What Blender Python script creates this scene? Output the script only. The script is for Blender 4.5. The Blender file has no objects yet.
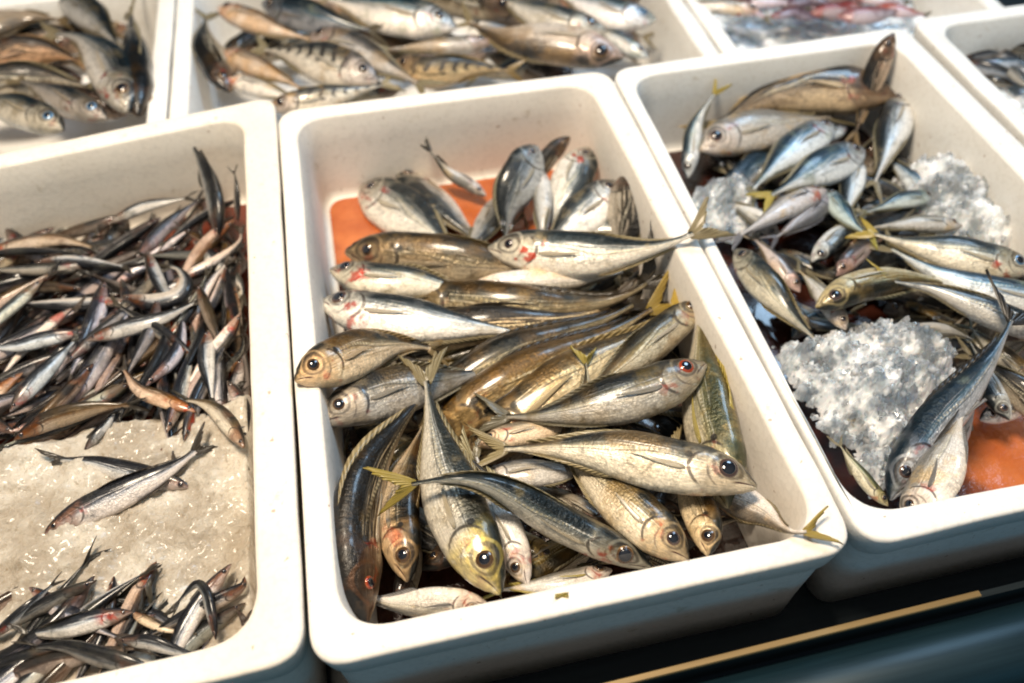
import bpy, math, random
from mathutils import Vector, noise
random.seed(7)
D = bpy.data; SC = bpy.context.scene; COL = SC.collection
V = Vector
# ------------------------------------------------------------------ camera
PITCH, YAW, ROLL = 0.8884, 0.2061, -0.0157
CP = V((-0.0831, -0.4338, 0.4701)); FPX = 821.27
fw = V((math.sin(YAW)*math.cos(PITCH), math.cos(YAW)*math.cos(PITCH), -math.sin(PITCH)))
r0 = V((math.cos(YAW), -math.sin(YAW), 0)); u0 = r0.cross(fw)
RT = math.cos(ROLL)*r0 + math.sin(ROLL)*u0
UP = -math.sin(ROLL)*r0 + math.cos(ROLL)*u0
def at(px, py, z=0.0):
    """the point of the place at height z (metres, rim = 0) that the photograph shows at px, py"""
    d = fw + RT*((px-512)/FPX) - UP*((py-341.5)/FPX)
    return CP + d*((z-CP.z)/d.z)
cam = D.cameras.new('camera'); co = D.objects.new('camera', cam); COL.objects.link(co)
from mathutils import Matrix
co.matrix_world = Matrix(((RT.x, UP.x, -fw.x, CP.x), (RT.y, UP.y, -fw.y, CP.y), (RT.z, UP.z, -fw.z, CP.z), (0, 0, 0, 1)))
cam.lens = 36*FPX/1024; cam.clip_start = .01; cam.clip_end = 50
cam.dof.use_dof = True; cam.dof.focus_distance = (at(600, 470, -.02)-CP).dot(fw); cam.dof.aperture_fstop = 3.6
SC.camera = co
SC.view_settings.view_transform = 'Standard'; SC.view_settings.look = 'None'
SC.view_settings.exposure = .10; SC.view_settings.gamma = 1
SC.cycles.filter_width = 1.9
# ------------------------------------------------------------------ helpers
def tag(o, label=None, cat=None, group=None, kind=None):
    if label: o['label'] = label
    if cat: o['category'] = cat
    if group: o['group'] = group
    if kind: o['kind'] = kind
    return o
def mesh(name, vs, fs, mat, parent=None, uvs=None, smooth=True, loc=None):
    me = D.meshes.new(name); me.from_pydata([tuple(v) for v in vs], [], fs)
    if uvs:
        l = me.uv_layers.new(name='UVMap')
        buf = []
        for p in me.polygons:
            for vi in p.vertices: buf += uvs[vi]
        l.data.foreach_set('uv', buf)
    if smooth: me.polygons.foreach_set('use_smooth', [True]*len(me.polygons))
    me.materials.append(mat); me.update()
    o = D.objects.new(name, me); COL.objects.link(o)
    if parent: o.parent = parent
    if loc: o.location = loc
    return o
def empty(name, loc):
    o = D.objects.new(name, None); COL.objects.link(o); o.location = loc; o.empty_display_size = .02
    return o
def lerp(a, b, t): return a+(b-a)*t
def table(tab, x):
    for (x0, y0), (x1, y1) in zip(tab, tab[1:]):
        if x <= x1:
            t = (x-x0)/(x1-x0); t = max(0, min(1, t))
            return y0+(y1-y0)*t
    return tab[-1][1]
def spl(tab, n=200):
    """smooth lookup of a profile table"""
    P = [tab[0]]+tab+[tab[-1]]; out = []
    for i in range(n+1):
        x = i/n
        for k in range(1, len(P)-2):
            if x <= P[k+1][0] or k == len(P)-3:
                x0, y0 = P[k]; x1, y1 = P[k+1]; h = x1-x0; t = (x-x0)/h
                m0 = (y1-P[k-1][1])/max(1e-6, x1-P[k-1][0]) if k > 1 else (y1-y0)/h*1.6
                m1 = (P[k+2][1]-y0)/max(1e-6, P[k+2][0]-x0)
                out.append((2*t**3-3*t*t+1)*y0+(t**3-2*t*t+t)*h*m0+(-2*t**3+3*t*t)*y1+(t**3-t*t)*h*m1); break
    return lambda x: out[max(0, min(n, int(x*n+.5)))]
# ------------------------------------------------------------------ node helpers
class NT:
    def __init__(s, name):
        s.m = D.materials.new(name); s.m.use_nodes = True; s.t = s.m.node_tree; s.t.nodes.clear()
        s.out = s.n('ShaderNodeOutputMaterial'); s.b = s.n('ShaderNodeBsdfPrincipled')
        s.t.links.new(s.b.outputs[0], s.out.inputs[0])
    def n(s, t, **k):
        x = s.t.nodes.new(t)
        for a, b in k.items(): setattr(x, a, b)
        return x
    def put(s, sock, v):
        if isinstance(v, bpy.types.NodeSocket): s.t.links.new(v, sock)
        elif isinstance(v, (tuple, list)) and len(v) == 3 and len(sock.default_value) == 4: sock.default_value = (*v, 1)
        else: sock.default_value = v
    def ma(s, op, a, b=0.0, c=0.0, clamp=False):
        x = s.n('ShaderNodeMath', operation=op, use_clamp=clamp)
        for i, v in enumerate((a, b, c)): s.put(x.inputs[i], v)
        return x.outputs[0]
    def mix(s, f, a, b, mode='MIX'):
        x = s.n('ShaderNodeMix', data_type='RGBA', blend_type=mode)
        s.put(x.inputs[0], f); s.put(x.inputs[6], a); s.put(x.inputs[7], b); return x.outputs[2]
    def ss(s, x, lo, hi):
        y = s.n('ShaderNodeMapRange', interpolation_type='SMOOTHSTEP')
        s.put(y.inputs[0], x); y.inputs[1].default_value = lo; y.inputs[2].default_value = hi
        return y.outputs[0]
    def line(s, x, w):      # 1 at x = 0 falling to 0 at |x| = w
        return s.ma('SUBTRACT', 1.0, s.ss(s.ma('ABSOLUTE', x), w*.35, w))
    def ramp(s, f, stops):
        x = s.n('ShaderNodeValToRGB'); e = x.color_ramp.elements
        while len(e) < len(stops): e.new(.5)
        for k, (p, c) in zip(e, stops): k.position = p; k.color = (*c, 1)
        s.put(x.inputs[0], f); return x.outputs[0]
    def noise(s, vec, scale, det=3.0, rough=.55):
        x = s.n('ShaderNodeTexNoise'); s.put(x.inputs['Vector'], vec); s.put(x.inputs['Scale'], scale)
        x.inputs['Detail'].default_value = det; x.inputs['Roughness'].default_value = rough
        return x.outputs['Fac']
    def bump(s, h, strength, dist, prev=None):
        x = s.n('ShaderNodeBump'); s.put(x.inputs['Height'], h); s.put(x.inputs['Strength'], strength); x.inputs['Distance'].default_value = dist
        if prev: s.put(x.inputs['Normal'], prev)
        return x.outputs[0]
    def set(s, **k):
        for a, v in k.items(): s.put(s.b.inputs[a.replace('_', ' ')], v)
def vec(t, x, y, z):
    c = t.n('ShaderNodeCombineXYZ')
    for i, v in enumerate((x, y, z)): t.put(c.inputs[i], v)
    return c.outputs[0]

def fish_mat(name, back, back2, stripe, flank, belly, head, metal=.35, bars=0, spot=1, blood=.5, gold=0.0, scute=1, bshift=0.0, shape='jack'):
    t = NT(name)
    uv = t.n('ShaderNodeUVMap', uv_map='UVMap'); sp = t.n('ShaderNodeSeparateXYZ'); t.put(sp.inputs[0], uv.outputs[0])
    u, v = sp.outputs[0], sp.outputs[1]
    oc = t.n('ShaderNodeTexCoord').outputs['Object']; oi = t.n('ShaderNodeObjectInfo'); rnd = oi.outputs['Random']
    off = t.n('ShaderNodeVectorMath', operation='ADD'); t.put(off.inputs[0], oc)
    t.put(off.inputs[1], vec(t, t.ma('MULTIPLY', rnd, 7.0), t.ma('MULTIPLY', rnd, 3.0), rnd)); oc = off.outputs[0]
    n1 = t.noise(oc, 55, 4); n2 = t.noise(oc, 190, 4, .65); n3 = t.noise(oc, 28, 2)
    # streaks along the body
    n4 = t.noise(vec(t, t.ma('MULTIPLY', u, 5.0), t.ma('MULTIPLY', v, 26.0), t.ma('MULTIPLY', rnd, 40.0)), 1.0, 4, .6)
    vv = t.ma('ADD', v, t.ma('MULTIPLY_ADD', n1, .16, -.08-bshift)); vv = t.ma('ADD', vv, t.ma('MULTIPLY_ADD', n4, .12, -.06))
    c = t.ramp(vv, [(.06, belly), (.38, belly), (.50, flank), (.59, stripe), (.645, back2), (.74, back)])
    # silvery streaking and pale patches of the flank
    fl = t.ma('MULTIPLY', t.ss(v, .12, .4), t.ma('SUBTRACT', 1.0, t.ss(v, .62, .8)))
    c = t.mix(t.ma('MULTIPLY', fl, t.ss(n4, .5, .72)), c, tuple(min(.9, x*1.55) for x in belly))
    c = t.mix(t.ma('MULTIPLY', fl, t.ma('MULTIPLY', t.ss(n4, .5, .3), .65)), c, tuple(x*.55 for x in stripe))
    if gold: c = t.mix(t.ma('MULTIPLY', t.ss(n3, .42, .62), gold), c, (.52, .30, .07))
    if bars:
        w = t.ma('SINE', t.ma('ADD', t.ma('MULTIPLY', u, 62.0), t.ma('MULTIPLY', t.ma('ABSOLUTE', t.ma('SUBTRACT', v, .5)), -9.0)))
        w = t.ma('ADD', w, t.ma('MULTIPLY_ADD', n1, 1.6, -.8))
        c = t.mix(t.ma('MULTIPLY', t.ma('MULTIPLY', t.ss(w, .0, .7), t.ss(v, .28, .45)), bars), c, (.012, .012, .014))
    # lateral line with scutes toward the tail
    if scute:
        ll = t.ma('SUBTRACT', v, t.ma('ADD', .5, t.ma('MULTIPLY', t.ma('SUBTRACT', 1.0, t.ss(u, .35, .6)), .14)))
        sc = t.ma('MULTIPLY_ADD', t.ma('SINE', t.ma('MULTIPLY', u, 330.0)), .4, .5)
        c = t.mix(t.ma('MULTIPLY', t.ma('MULTIPLY', t.line(ll, .045), sc), t.ss(u, .28, .5)), c, (.62, .58, .46))
        c = t.mix(t.ma('MULTIPLY', t.line(t.ma('ADD', ll, .05), .022), .6), c, tuple(x*.6 for x in back2))
    # head: mottled plates
    hd = t.ma('SUBTRACT', 1.0, t.ss(t.ma('ADD', u, t.ma('MULTIPLY_ADD', v, -.05, .02)), .19, .27))
    hc = t.ramp(n2, [(.3, tuple(x*.4 for x in head)), (.5, head), (.68, tuple(min(.85, x*1.7) for x in head))])
    c = t.mix(t.ma('MULTIPLY', hd, .72), c, hc)
    c = t.mix(t.ma('MULTIPLY', hd, t.ss(v, .68, .92)), c, back)
    g = t.ma('SUBTRACT', v, .47); g2 = t.ma('MULTIPLY', g, g)
    ge = t.ma('ADD', t.ma('SUBTRACT', u, .262), t.ma('MULTIPLY', g2, .42))
    gate = t.ma('MULTIPLY', t.ss(v, .1, .2), t.ma('SUBTRACT', 1.0, t.ss(v, .74, .82)))
    c = t.mix(t.ma('MULTIPLY', t.line(ge, .012), t.ma('MULTIPLY', gate, .85)), c, (.03, .022, .018))
    ge2 = t.ma('ADD', t.ma('SUBTRACT', u, .19), t.ma('MULTIPLY', g2, .45))
    c = t.mix(t.ma('MULTIPLY', t.line(ge2, .008), t.ma('MULTIPLY', gate, .6)), c, (.08, .055, .04))
    if blood:
        bl = t.ma('MULTIPLY', t.ss(t.noise(oc, 75, 3), .56, .66), t.ma('MULTIPLY', t.ss(u, .02, .1), t.ma('SUBTRACT', 1.0, t.ss(u, .24, .36))))
        c = t.mix(t.ma('MULTIPLY', t.ma('MULTIPLY', bl, blood), t.ma('SUBTRACT', 1.0, t.ss(v, .62, .75))), c, (.34, .035, .02))
    if spot:
        dx = t.ma('DIVIDE', t.ma('SUBTRACT', u, .268), .017); dy = t.ma('DIVIDE', t.ma('SUBTRACT', v, .67), .075)
        d2 = t.ma('ADD', t.ma('MULTIPLY', dx, dx), t.ma('MULTIPLY', dy, dy))
        c = t.mix(t.ma('MULTIPLY', t.ma('SUBTRACT', 1.0, t.ss(d2, .5, 1.1)), .92), c, (.012, .012, .012))
    if shape == 'jack':
        dx = t.ma('DIVIDE', t.ma('SUBTRACT', u, .118), .060); dy = t.ma('DIVIDE', t.ma('SUBTRACT', v, .62), .30)
        d2 = t.ma('ADD', t.ma('ADD', t.ma('MULTIPLY', dx, dx), t.ma('MULTIPLY', dy, dy)), t.ma('MULTIPLY_ADD', n2, .3, -.15))
        c = t.mix(t.ma('MULTIPLY', t.line(t.ma('SUBTRACT', d2, .78), .3), .6), c, (.05, .035, .025))
        c = t.mix(t.ma('MULTIPLY', t.line(t.ma('SUBTRACT', d2, 1.35), .35), .45), c, tuple(min(.8, x*1.5) for x in head))
    mo = t.ma('SUBTRACT', v, t.ma('SUBTRACT', .47, t.ma('MULTIPLY', u, 2.0)))
    c = t.mix(t.ma('MULTIPLY', t.line(mo, .05), t.ma('SUBTRACT', 1.0, t.ss(u, .07, .1))), c, (.05, .015, .012))
    n5 = t.noise(oc, 95, 5, .7); n6 = t.noise(oc, 38, 4, .65)
    c = t.mix(t.ma('MULTIPLY', t.ss(n5, .54, .66), .5), c, tuple(x*.32 for x in stripe))
    c = t.mix(t.ma('MULTIPLY', t.ss(n6, .52, .68), .55), c, (stripe[0]*1.25, stripe[1]*.95, stripe[2]*.55))
    c = t.mix(t.ma('MULTIPLY', t.ma('MULTIPLY', t.ss(n5, .42, .32), .5), t.ma('SUBTRACT', 1.0, t.ss(v, .5, .66))), c, tuple(min(.85, x*1.25) for x in belly))
    n7 = t.noise(vec(t, t.ma('MULTIPLY_ADD', rnd, 30.0, t.ma('MULTIPLY', u, 27.0)), t.ma('MULTIPLY', v, 34.0), 0.0), 1.0, 5, .7)
    c = t.mix(.5, c, t.ramp(n7, [(.32, (.45, .45, .45)), (.5, (1, 1, 1)), (.66, (1.6, 1.58, 1.5))]), 'MULTIPLY')  # light and dark streaks painted into the skin colour as glints
    vo = t.n('ShaderNodeTexVoronoi'); t.put(vo.inputs['Vector'], vec(t, t.ma('MULTIPLY', u, 85.0), t.ma('MULTIPLY', v, 17.0), 0.0)); vo.inputs['Scale'].default_value = 1
    c = t.mix(t.ma('MULTIPLY', t.ss(u, .24, .3), .45), c, t.ramp(vo.outputs['Distance'], [(.1, (1.3, 1.3, 1.3)), (.6, (.6, .6, .6))]), 'MULTIPLY')
    # per fish shift of tone
    hs = t.n('ShaderNodeHueSaturation'); t.put(hs.inputs['Value'], t.ma('MULTIPLY_ADD', rnd, .55, .72)); t.put(hs.inputs['Saturation'], t.ma('MULTIPLY_ADD', t.ma('FRACT', t.ma('MULTIPLY', rnd, 13.7)), .5, .85))
    t.put(hs.inputs['Color'], c)
    tint = t.mix(1.0, hs.outputs[0], oi.outputs['Color'], 'MULTIPLY')
    body = t.ss(u, .24, .3)
    bm = t.bump(vo.outputs['Distance'], t.ma('MULTIPLY', body, .45), .0008)
    bm = t.bump(n2, .5, .0014, bm)
    bm = t.bump(n7, .45, .0012, bm)
    t.set(Base_Color=tint, Metallic=t.ma('MULTIPLY', t.ss(v, .05, .6), metal), Roughness=t.ma('MULTIPLY_ADD', n5, .5, .12), Normal=bm,
          Coat_Weight=t.ma('MULTIPLY', t.ss(n6, .3, .6), .75), Coat_Roughness=t.ma('MULTIPLY_ADD', n5, .25, .03), Specular_IOR_Level=.6)
    return t.m
def fin_mat(name, c1, c2, clear=.35):
    t = NT(name)
    uv = t.n('ShaderNodeUVMap', uv_map='UVMap'); sp = t.n('ShaderNodeSeparateXYZ'); t.put(sp.inputs[0], uv.outputs[0])
    oi = t.n('ShaderNodeObjectInfo')
    n = t.noise(vec(t, t.ma('MULTIPLY', sp.outputs[0], 2.0), t.ma('MULTIPLY', sp.outputs[1], 30.0), t.ma('MULTIPLY', oi.outputs['Random'], 30.0)), 1.0, 3)
    r = t.ma('SINE', t.ma('MULTIPLY', sp.outputs[1], 95.0))
    f = t.ma('ADD', t.ma('MULTIPLY', r, .25), n)
    c = t.mix(t.ss(f, .2, .8), c1, c2)
    t.set(Base_Color=t.mix(1.0, c, oi.outputs['Color'], 'MULTIPLY'), Roughness=.32, Normal=t.bump(r, .5, .0008), Coat_Weight=.4, Coat_Roughness=.2)
    tr = t.n('ShaderNodeBsdfTranslucent'); t.put(tr.inputs[0], c)
    mx = t.n('ShaderNodeMixShader'); mx.inputs[0].default_value = clear
    t.t.links.new(t.b.outputs[0], mx.inputs[1]); t.t.links.new(tr.outputs[0], mx.inputs[2]); t.t.links.new(mx.outputs[0], t.out.inputs[0])
    return t.m
def eye_mat(name, stops):
    t = NT(name); uv = t.n('ShaderNodeUVMap', uv_map='UVMap'); sp = t.n('ShaderNodeSeparateXYZ'); t.put(sp.inputs[0], uv.outputs[0])
    n = t.noise(t.n('ShaderNodeTexCoord').outputs['Object'], 400, 2)
    r = t.ma('ADD', sp.outputs[0], t.ma('MULTIPLY_ADD', n, .12, -.06))
    t.set(Base_Color=t.ramp(r, stops), Roughness=.18, Metallic=.2, Coat_Weight=1.0, Coat_Roughness=.03); return t.m
M = {}
#                      back              back2             stripe            flank            belly             head
M['jack']   = fish_mat('horse_mackerel_skin', (.012, .015, .016), (.05, .055, .048), (.20, .19, .15), (.50, .46, .38), (.72, .67, .58), (.40, .32, .22), .6, gold=.22)
M['golden'] = fish_mat('golden_skin', (.018, .015, .006), (.10, .075, .02), (.26, .19, .06), (.52, .43, .24), (.70, .62, .44), (.44, .33, .16), .5, gold=.25, spot=1)
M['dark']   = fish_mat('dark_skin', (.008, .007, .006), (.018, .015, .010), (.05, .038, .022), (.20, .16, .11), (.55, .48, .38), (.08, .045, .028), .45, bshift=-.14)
M['silver'] = fish_mat('silver_skin', (.012, .018, .022), (.055, .075, .085), (.24, .26, .27), (.56, .56, .54), (.78, .75, .70), (.42, .40, .35), .6, spot=0, blood=.8)
M['blue']   = fish_mat('blue_skin', (.010, .026, .040), (.05, .11, .15), (.20, .30, .37), (.56, .60, .62), (.80, .80, .78), (.42, .43, .43), .6, spot=0, blood=.5)
M['green']  = fish_mat('green_skin', (.045, .048, .016), (.13, .13, .055), (.30, .27, .13), (.52, .47, .31), (.68, .62, .48), (.42, .36, .2), .45, gold=.15)
M['yhead']  = fish_mat('yellow_head_skin', (.022, .026, .022), (.08, .09, .085), (.24, .25, .25), (.54, .53, .50), (.72, .68, .62), (.52, .40, .08), .5, spot=1, blood=.3)
M['belly']  = fish_mat('pale_skin', (.20, .19, .17), (.42, .39, .34), (.58, .54, .48), (.68, .64, .58), (.74, .70, .65), (.56, .46, .40), .25, spot=0, gold=.12, blood=.7)
M['barred'] = fish_mat('barred_skin', (.035, .035, .032), (.12, .11, .09), (.30, .27, .22), (.46, .41, .34), (.66, .60, .52), (.30, .26, .24), .25, bars=.92, spot=0, scute=0)
M['bream']  = fish_mat('bream_skin', (.05, .048, .046), (.16, .145, .135), (.40, .36, .33), (.64, .57, .51), (.76, .70, .64), (.50, .36, .31), .4, spot=0, scute=0, gold=.4, blood=.9)
M['anch']   = fish_mat('anchovy_skin', (.004, .005, .009), (.010, .014, .022), (.07, .09, .12), (.54, .56, .58), (.72, .68, .63), (.17, .08, .045), .6, spot=0, scute=0, blood=.7, bshift=-.03, shape='slim')
M['anchb']  = fish_mat('brown_anchovy_skin', (.007, .005, .004), (.022, .013, .009), (.11, .06, .035), (.40, .31, .24), (.60, .50, .41), (.20, .075, .03), .5, spot=0, scute=0, blood=.9, gold=.15, shape='slim')
M['pink']   = fish_mat('pink_skin', (.30, .08, .07), (.42, .13, .12), (.52, .24, .22), (.62, .42, .40), (.7, .58, .56), (.45, .16, .14), .2, spot=0, scute=0)
M['fin']    = fin_mat('olive_fin', (.20, .165, .09), (.46, .40, .26))
M['finy']   = fin_mat('yellow_fin', (.44, .34, .06), (.70, .58, .18), .4)
M['find']   = fin_mat('dark_fin', (.018, .015, .012), (.085, .07, .05), .2)
M['finp']   = fin_mat('clear_fin', (.34, .29, .21), (.60, .54, .44), .08)
M['fing']   = fin_mat('grey_fin', (.16, .15, .14), (.42, .40, .38))
M['eye_gold'] = eye_mat('gold_iris', [(0, (.05, .03, .015)), (.62, (.10, .05, .02)), (.74, (.52, .33, .13)), (.86, (.16, .08, .04)), (1, (.40, .31, .21))])
M['eye_red'] = eye_mat('red_iris', [(0, (.2, .03, .01)), (.58, (.36, .045, .012)), (.74, (.5, .12, .03)), (.88, (.12, .03, .02)), (1, (.42, .28, .22))])
M['eye_pale'] = eye_mat('pale_iris', [(0, (.04, .03, .03)), (.62, (.09, .05, .04)), (.74, (.42, .30, .20)), (.88, (.10, .05, .035)), (1, (.42, .36, .30))])
M['eye_blue'] = eye_mat('blue_iris', [(0, (.05, .10, .18)), (.5, (.10, .22, .38)), (.8, (.3, .4, .5)), (1, (.10, .10, .12))])
t = NT('pupil_black'); t.set(Base_Color=(.006, .008, .014), Roughness=.06, Coat_Weight=1.0, Coat_Roughness=.02); M['pupil'] = t.m

# ------------------------------------------------------------------ fish
PROF = {
 'jack': (spl([(0, .004), (.02, .026), (.06, .055), (.12, .082), (.2, .101), (.3, .106), (.4, .110), (.5, .106), (.6, .087), (.7, .061), (.8, .036), (.9, .018), (.96, .012), (1, .014)]),
          spl([(0, .004), (.02, .022), (.06, .048), (.12, .073), (.2, .096), (.3, .106), (.4, .110), (.5, .102), (.6, .081), (.7, .056), (.8, .033), (.9, .017), (.96, .011), (1, .013)]),
          spl([(0, .004), (.02, .018), (.06, .034), (.12, .052), (.2, .064), (.3, .066), (.4, .067), (.5, .063), (.6, .054), (.7, .042), (.8, .029), (.9, .017), (.96, .011), (1, .007)])),
 'slim': (spl([(0, .003), (.03, .018), (.08, .033), (.15, .048), (.25, .060), (.4, .066), (.55, .062), (.7, .048), (.85, .026), (.94, .015), (1, .018)]),
          spl([(0, .003), (.03, .014), (.08, .028), (.15, .048), (.25, .064), (.4, .072), (.55, .066), (.7, .049), (.85, .026), (.94, .015), (1, .018)]),
          spl([(0, .003), (.03, .014), (.08, .026), (.15, .037), (.25, .045), (.4, .049), (.55, .046), (.7, .036), (.85, .020), (.94, .011), (1, .006)])),
}
def catmull(P, n):
    Q = [P[0]*2-P[1]]+P+[P[-1]*2-P[-2]]; out = []
    for k in range(1, len(Q)-2):
        for i in range(n):
            t = i/n; a, b, c, d = Q[k-1], Q[k], Q[k+1], Q[k+2]
            out.append(.5*((2*b)+(c-a)*t+(2*a-5*b+4*c-d)*t*t+(3*b-a-3*c+d)*t**3))
    out.append(Q[-2]); return out
class Spine:
    def __init__(s, P, back, roll, twist=0.0):
        s.p = catmull(P, 24); s.l = [0]
        for a, b in zip(s.p, s.p[1:]): s.l.append(s.l[-1]+(b-a).length)
        s.L = s.l[-1]; s.back = back; s.roll = roll; s.twist = twist
        mid = s.pos(.5); c = (CP-mid).normalized(); s.N = (V((0, 0, 1))+c*.6).normalized()
        T = (s.pos(1)-s.pos(0)).normalized(); B = s.N.cross(T)
        w = RT*back[0]+UP*back[1]; s.sg = 1 if B.dot(w) >= 0 else -1
    def pos(s, t):
        x = max(0, min(1, t))*s.L; lo, hi = 0, len(s.l)-1
        while hi-lo > 1:
            m = (lo+hi)//2
            if s.l[m] <= x: lo = m
            else: hi = m
        f = (x-s.l[lo])/max(1e-9, s.l[hi]-s.l[lo]); return s.p[lo].lerp(s.p[hi], f)
    def frame(s, t):
        T = (s.pos(min(1, t+.03))-s.pos(max(0, t-.03))).normalized()
        N = (s.N-T*s.N.dot(T)).normalized(); B = N.cross(T)*s.sg; r = math.radians(s.roll+s.twist*(t-.4))
        return s.pos(t), T, B*math.cos(r)+N*math.sin(r), N*math.cos(r)-B*math.sin(r)     # point, tangent, dorsal, flank that faces up
def sheet(name, rows, th, mat, root, org, uv=None):
    """solid fin from a grid of points; th = thickness"""
    m, n = len(rows), len(rows[0]); vs = []; uvs = []; fs = []
    nrm = []
    for i in range(m):
        for j in range(n):
            a = rows[min(m-1, i+1)][j]-rows[max(0, i-1)][j]; b = rows[i][min(n-1, j+1)]-rows[i][max(0, j-1)]
            c = a.cross(b); nrm.append(c.normalized() if c.length > 1e-12 else V((0, 0, 1)))
    for sd in (1, -1):
        for i in range(m):
            for j in range(n):
                k = th*(.5 if 0 < j < n-1 and i < m-1 else .2)
                vs.append(rows[i][j]+nrm[i*n+j]*k*sd-org); uvs.append((i/(m-1), j/(n-1)))
    q = m*n
    for i in range(m-1):
        for j in range(n-1):
            a = i*n+j; fs.append((a, a+n, a+n+1, a+1)); fs.append((q+a+1, q+a+n+1, q+a+n, q+a))
    for i in range(m-1):
        for j in (0, n-1):
            a = i*n+j; f = (a, q+a, q+a+n, a+n); fs.append(f if j == 0 else f[::-1])
    for j in range(n-1):
        for i in (0, m-1):
            a = i*n+j; f = (a, a+1, q+a+1, q+a); fs.append(f if i == 0 else f[::-1])
    return mesh(name, vs, fs, mat, root, uvs)
def dome(name, c, nrm, ax, r, h, mat, parent, org, k=6, n=20):
    ay = nrm.cross(ax).normalized(); ax = ay.cross(nrm).normalized(); vs = [c+nrm*h-org]; uvs = [(0, 0)]; fs = []
    for i in range(1, k+1):
        a = i/k*math.pi/2*1.25
        for j in range(n):
            b = 2*math.pi*j/n
            vs.append(c+(ax*math.cos(b)+ay*math.sin(b))*r*math.sin(min(a, math.pi/2))+nrm*h*math.cos(a)-org); uvs.append((i/k*1.0, j/n))
    for j in range(n):
        fs.append((0, 1+j, 1+(j+1) % n))
        for i in range(k-1):
            p = 1+i*n; fs.append((p+j, p+n+j, p+n+(j+1) % n, p+(j+1) % n))
    return mesh(name, vs, fs, mat, parent, uvs)
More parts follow.
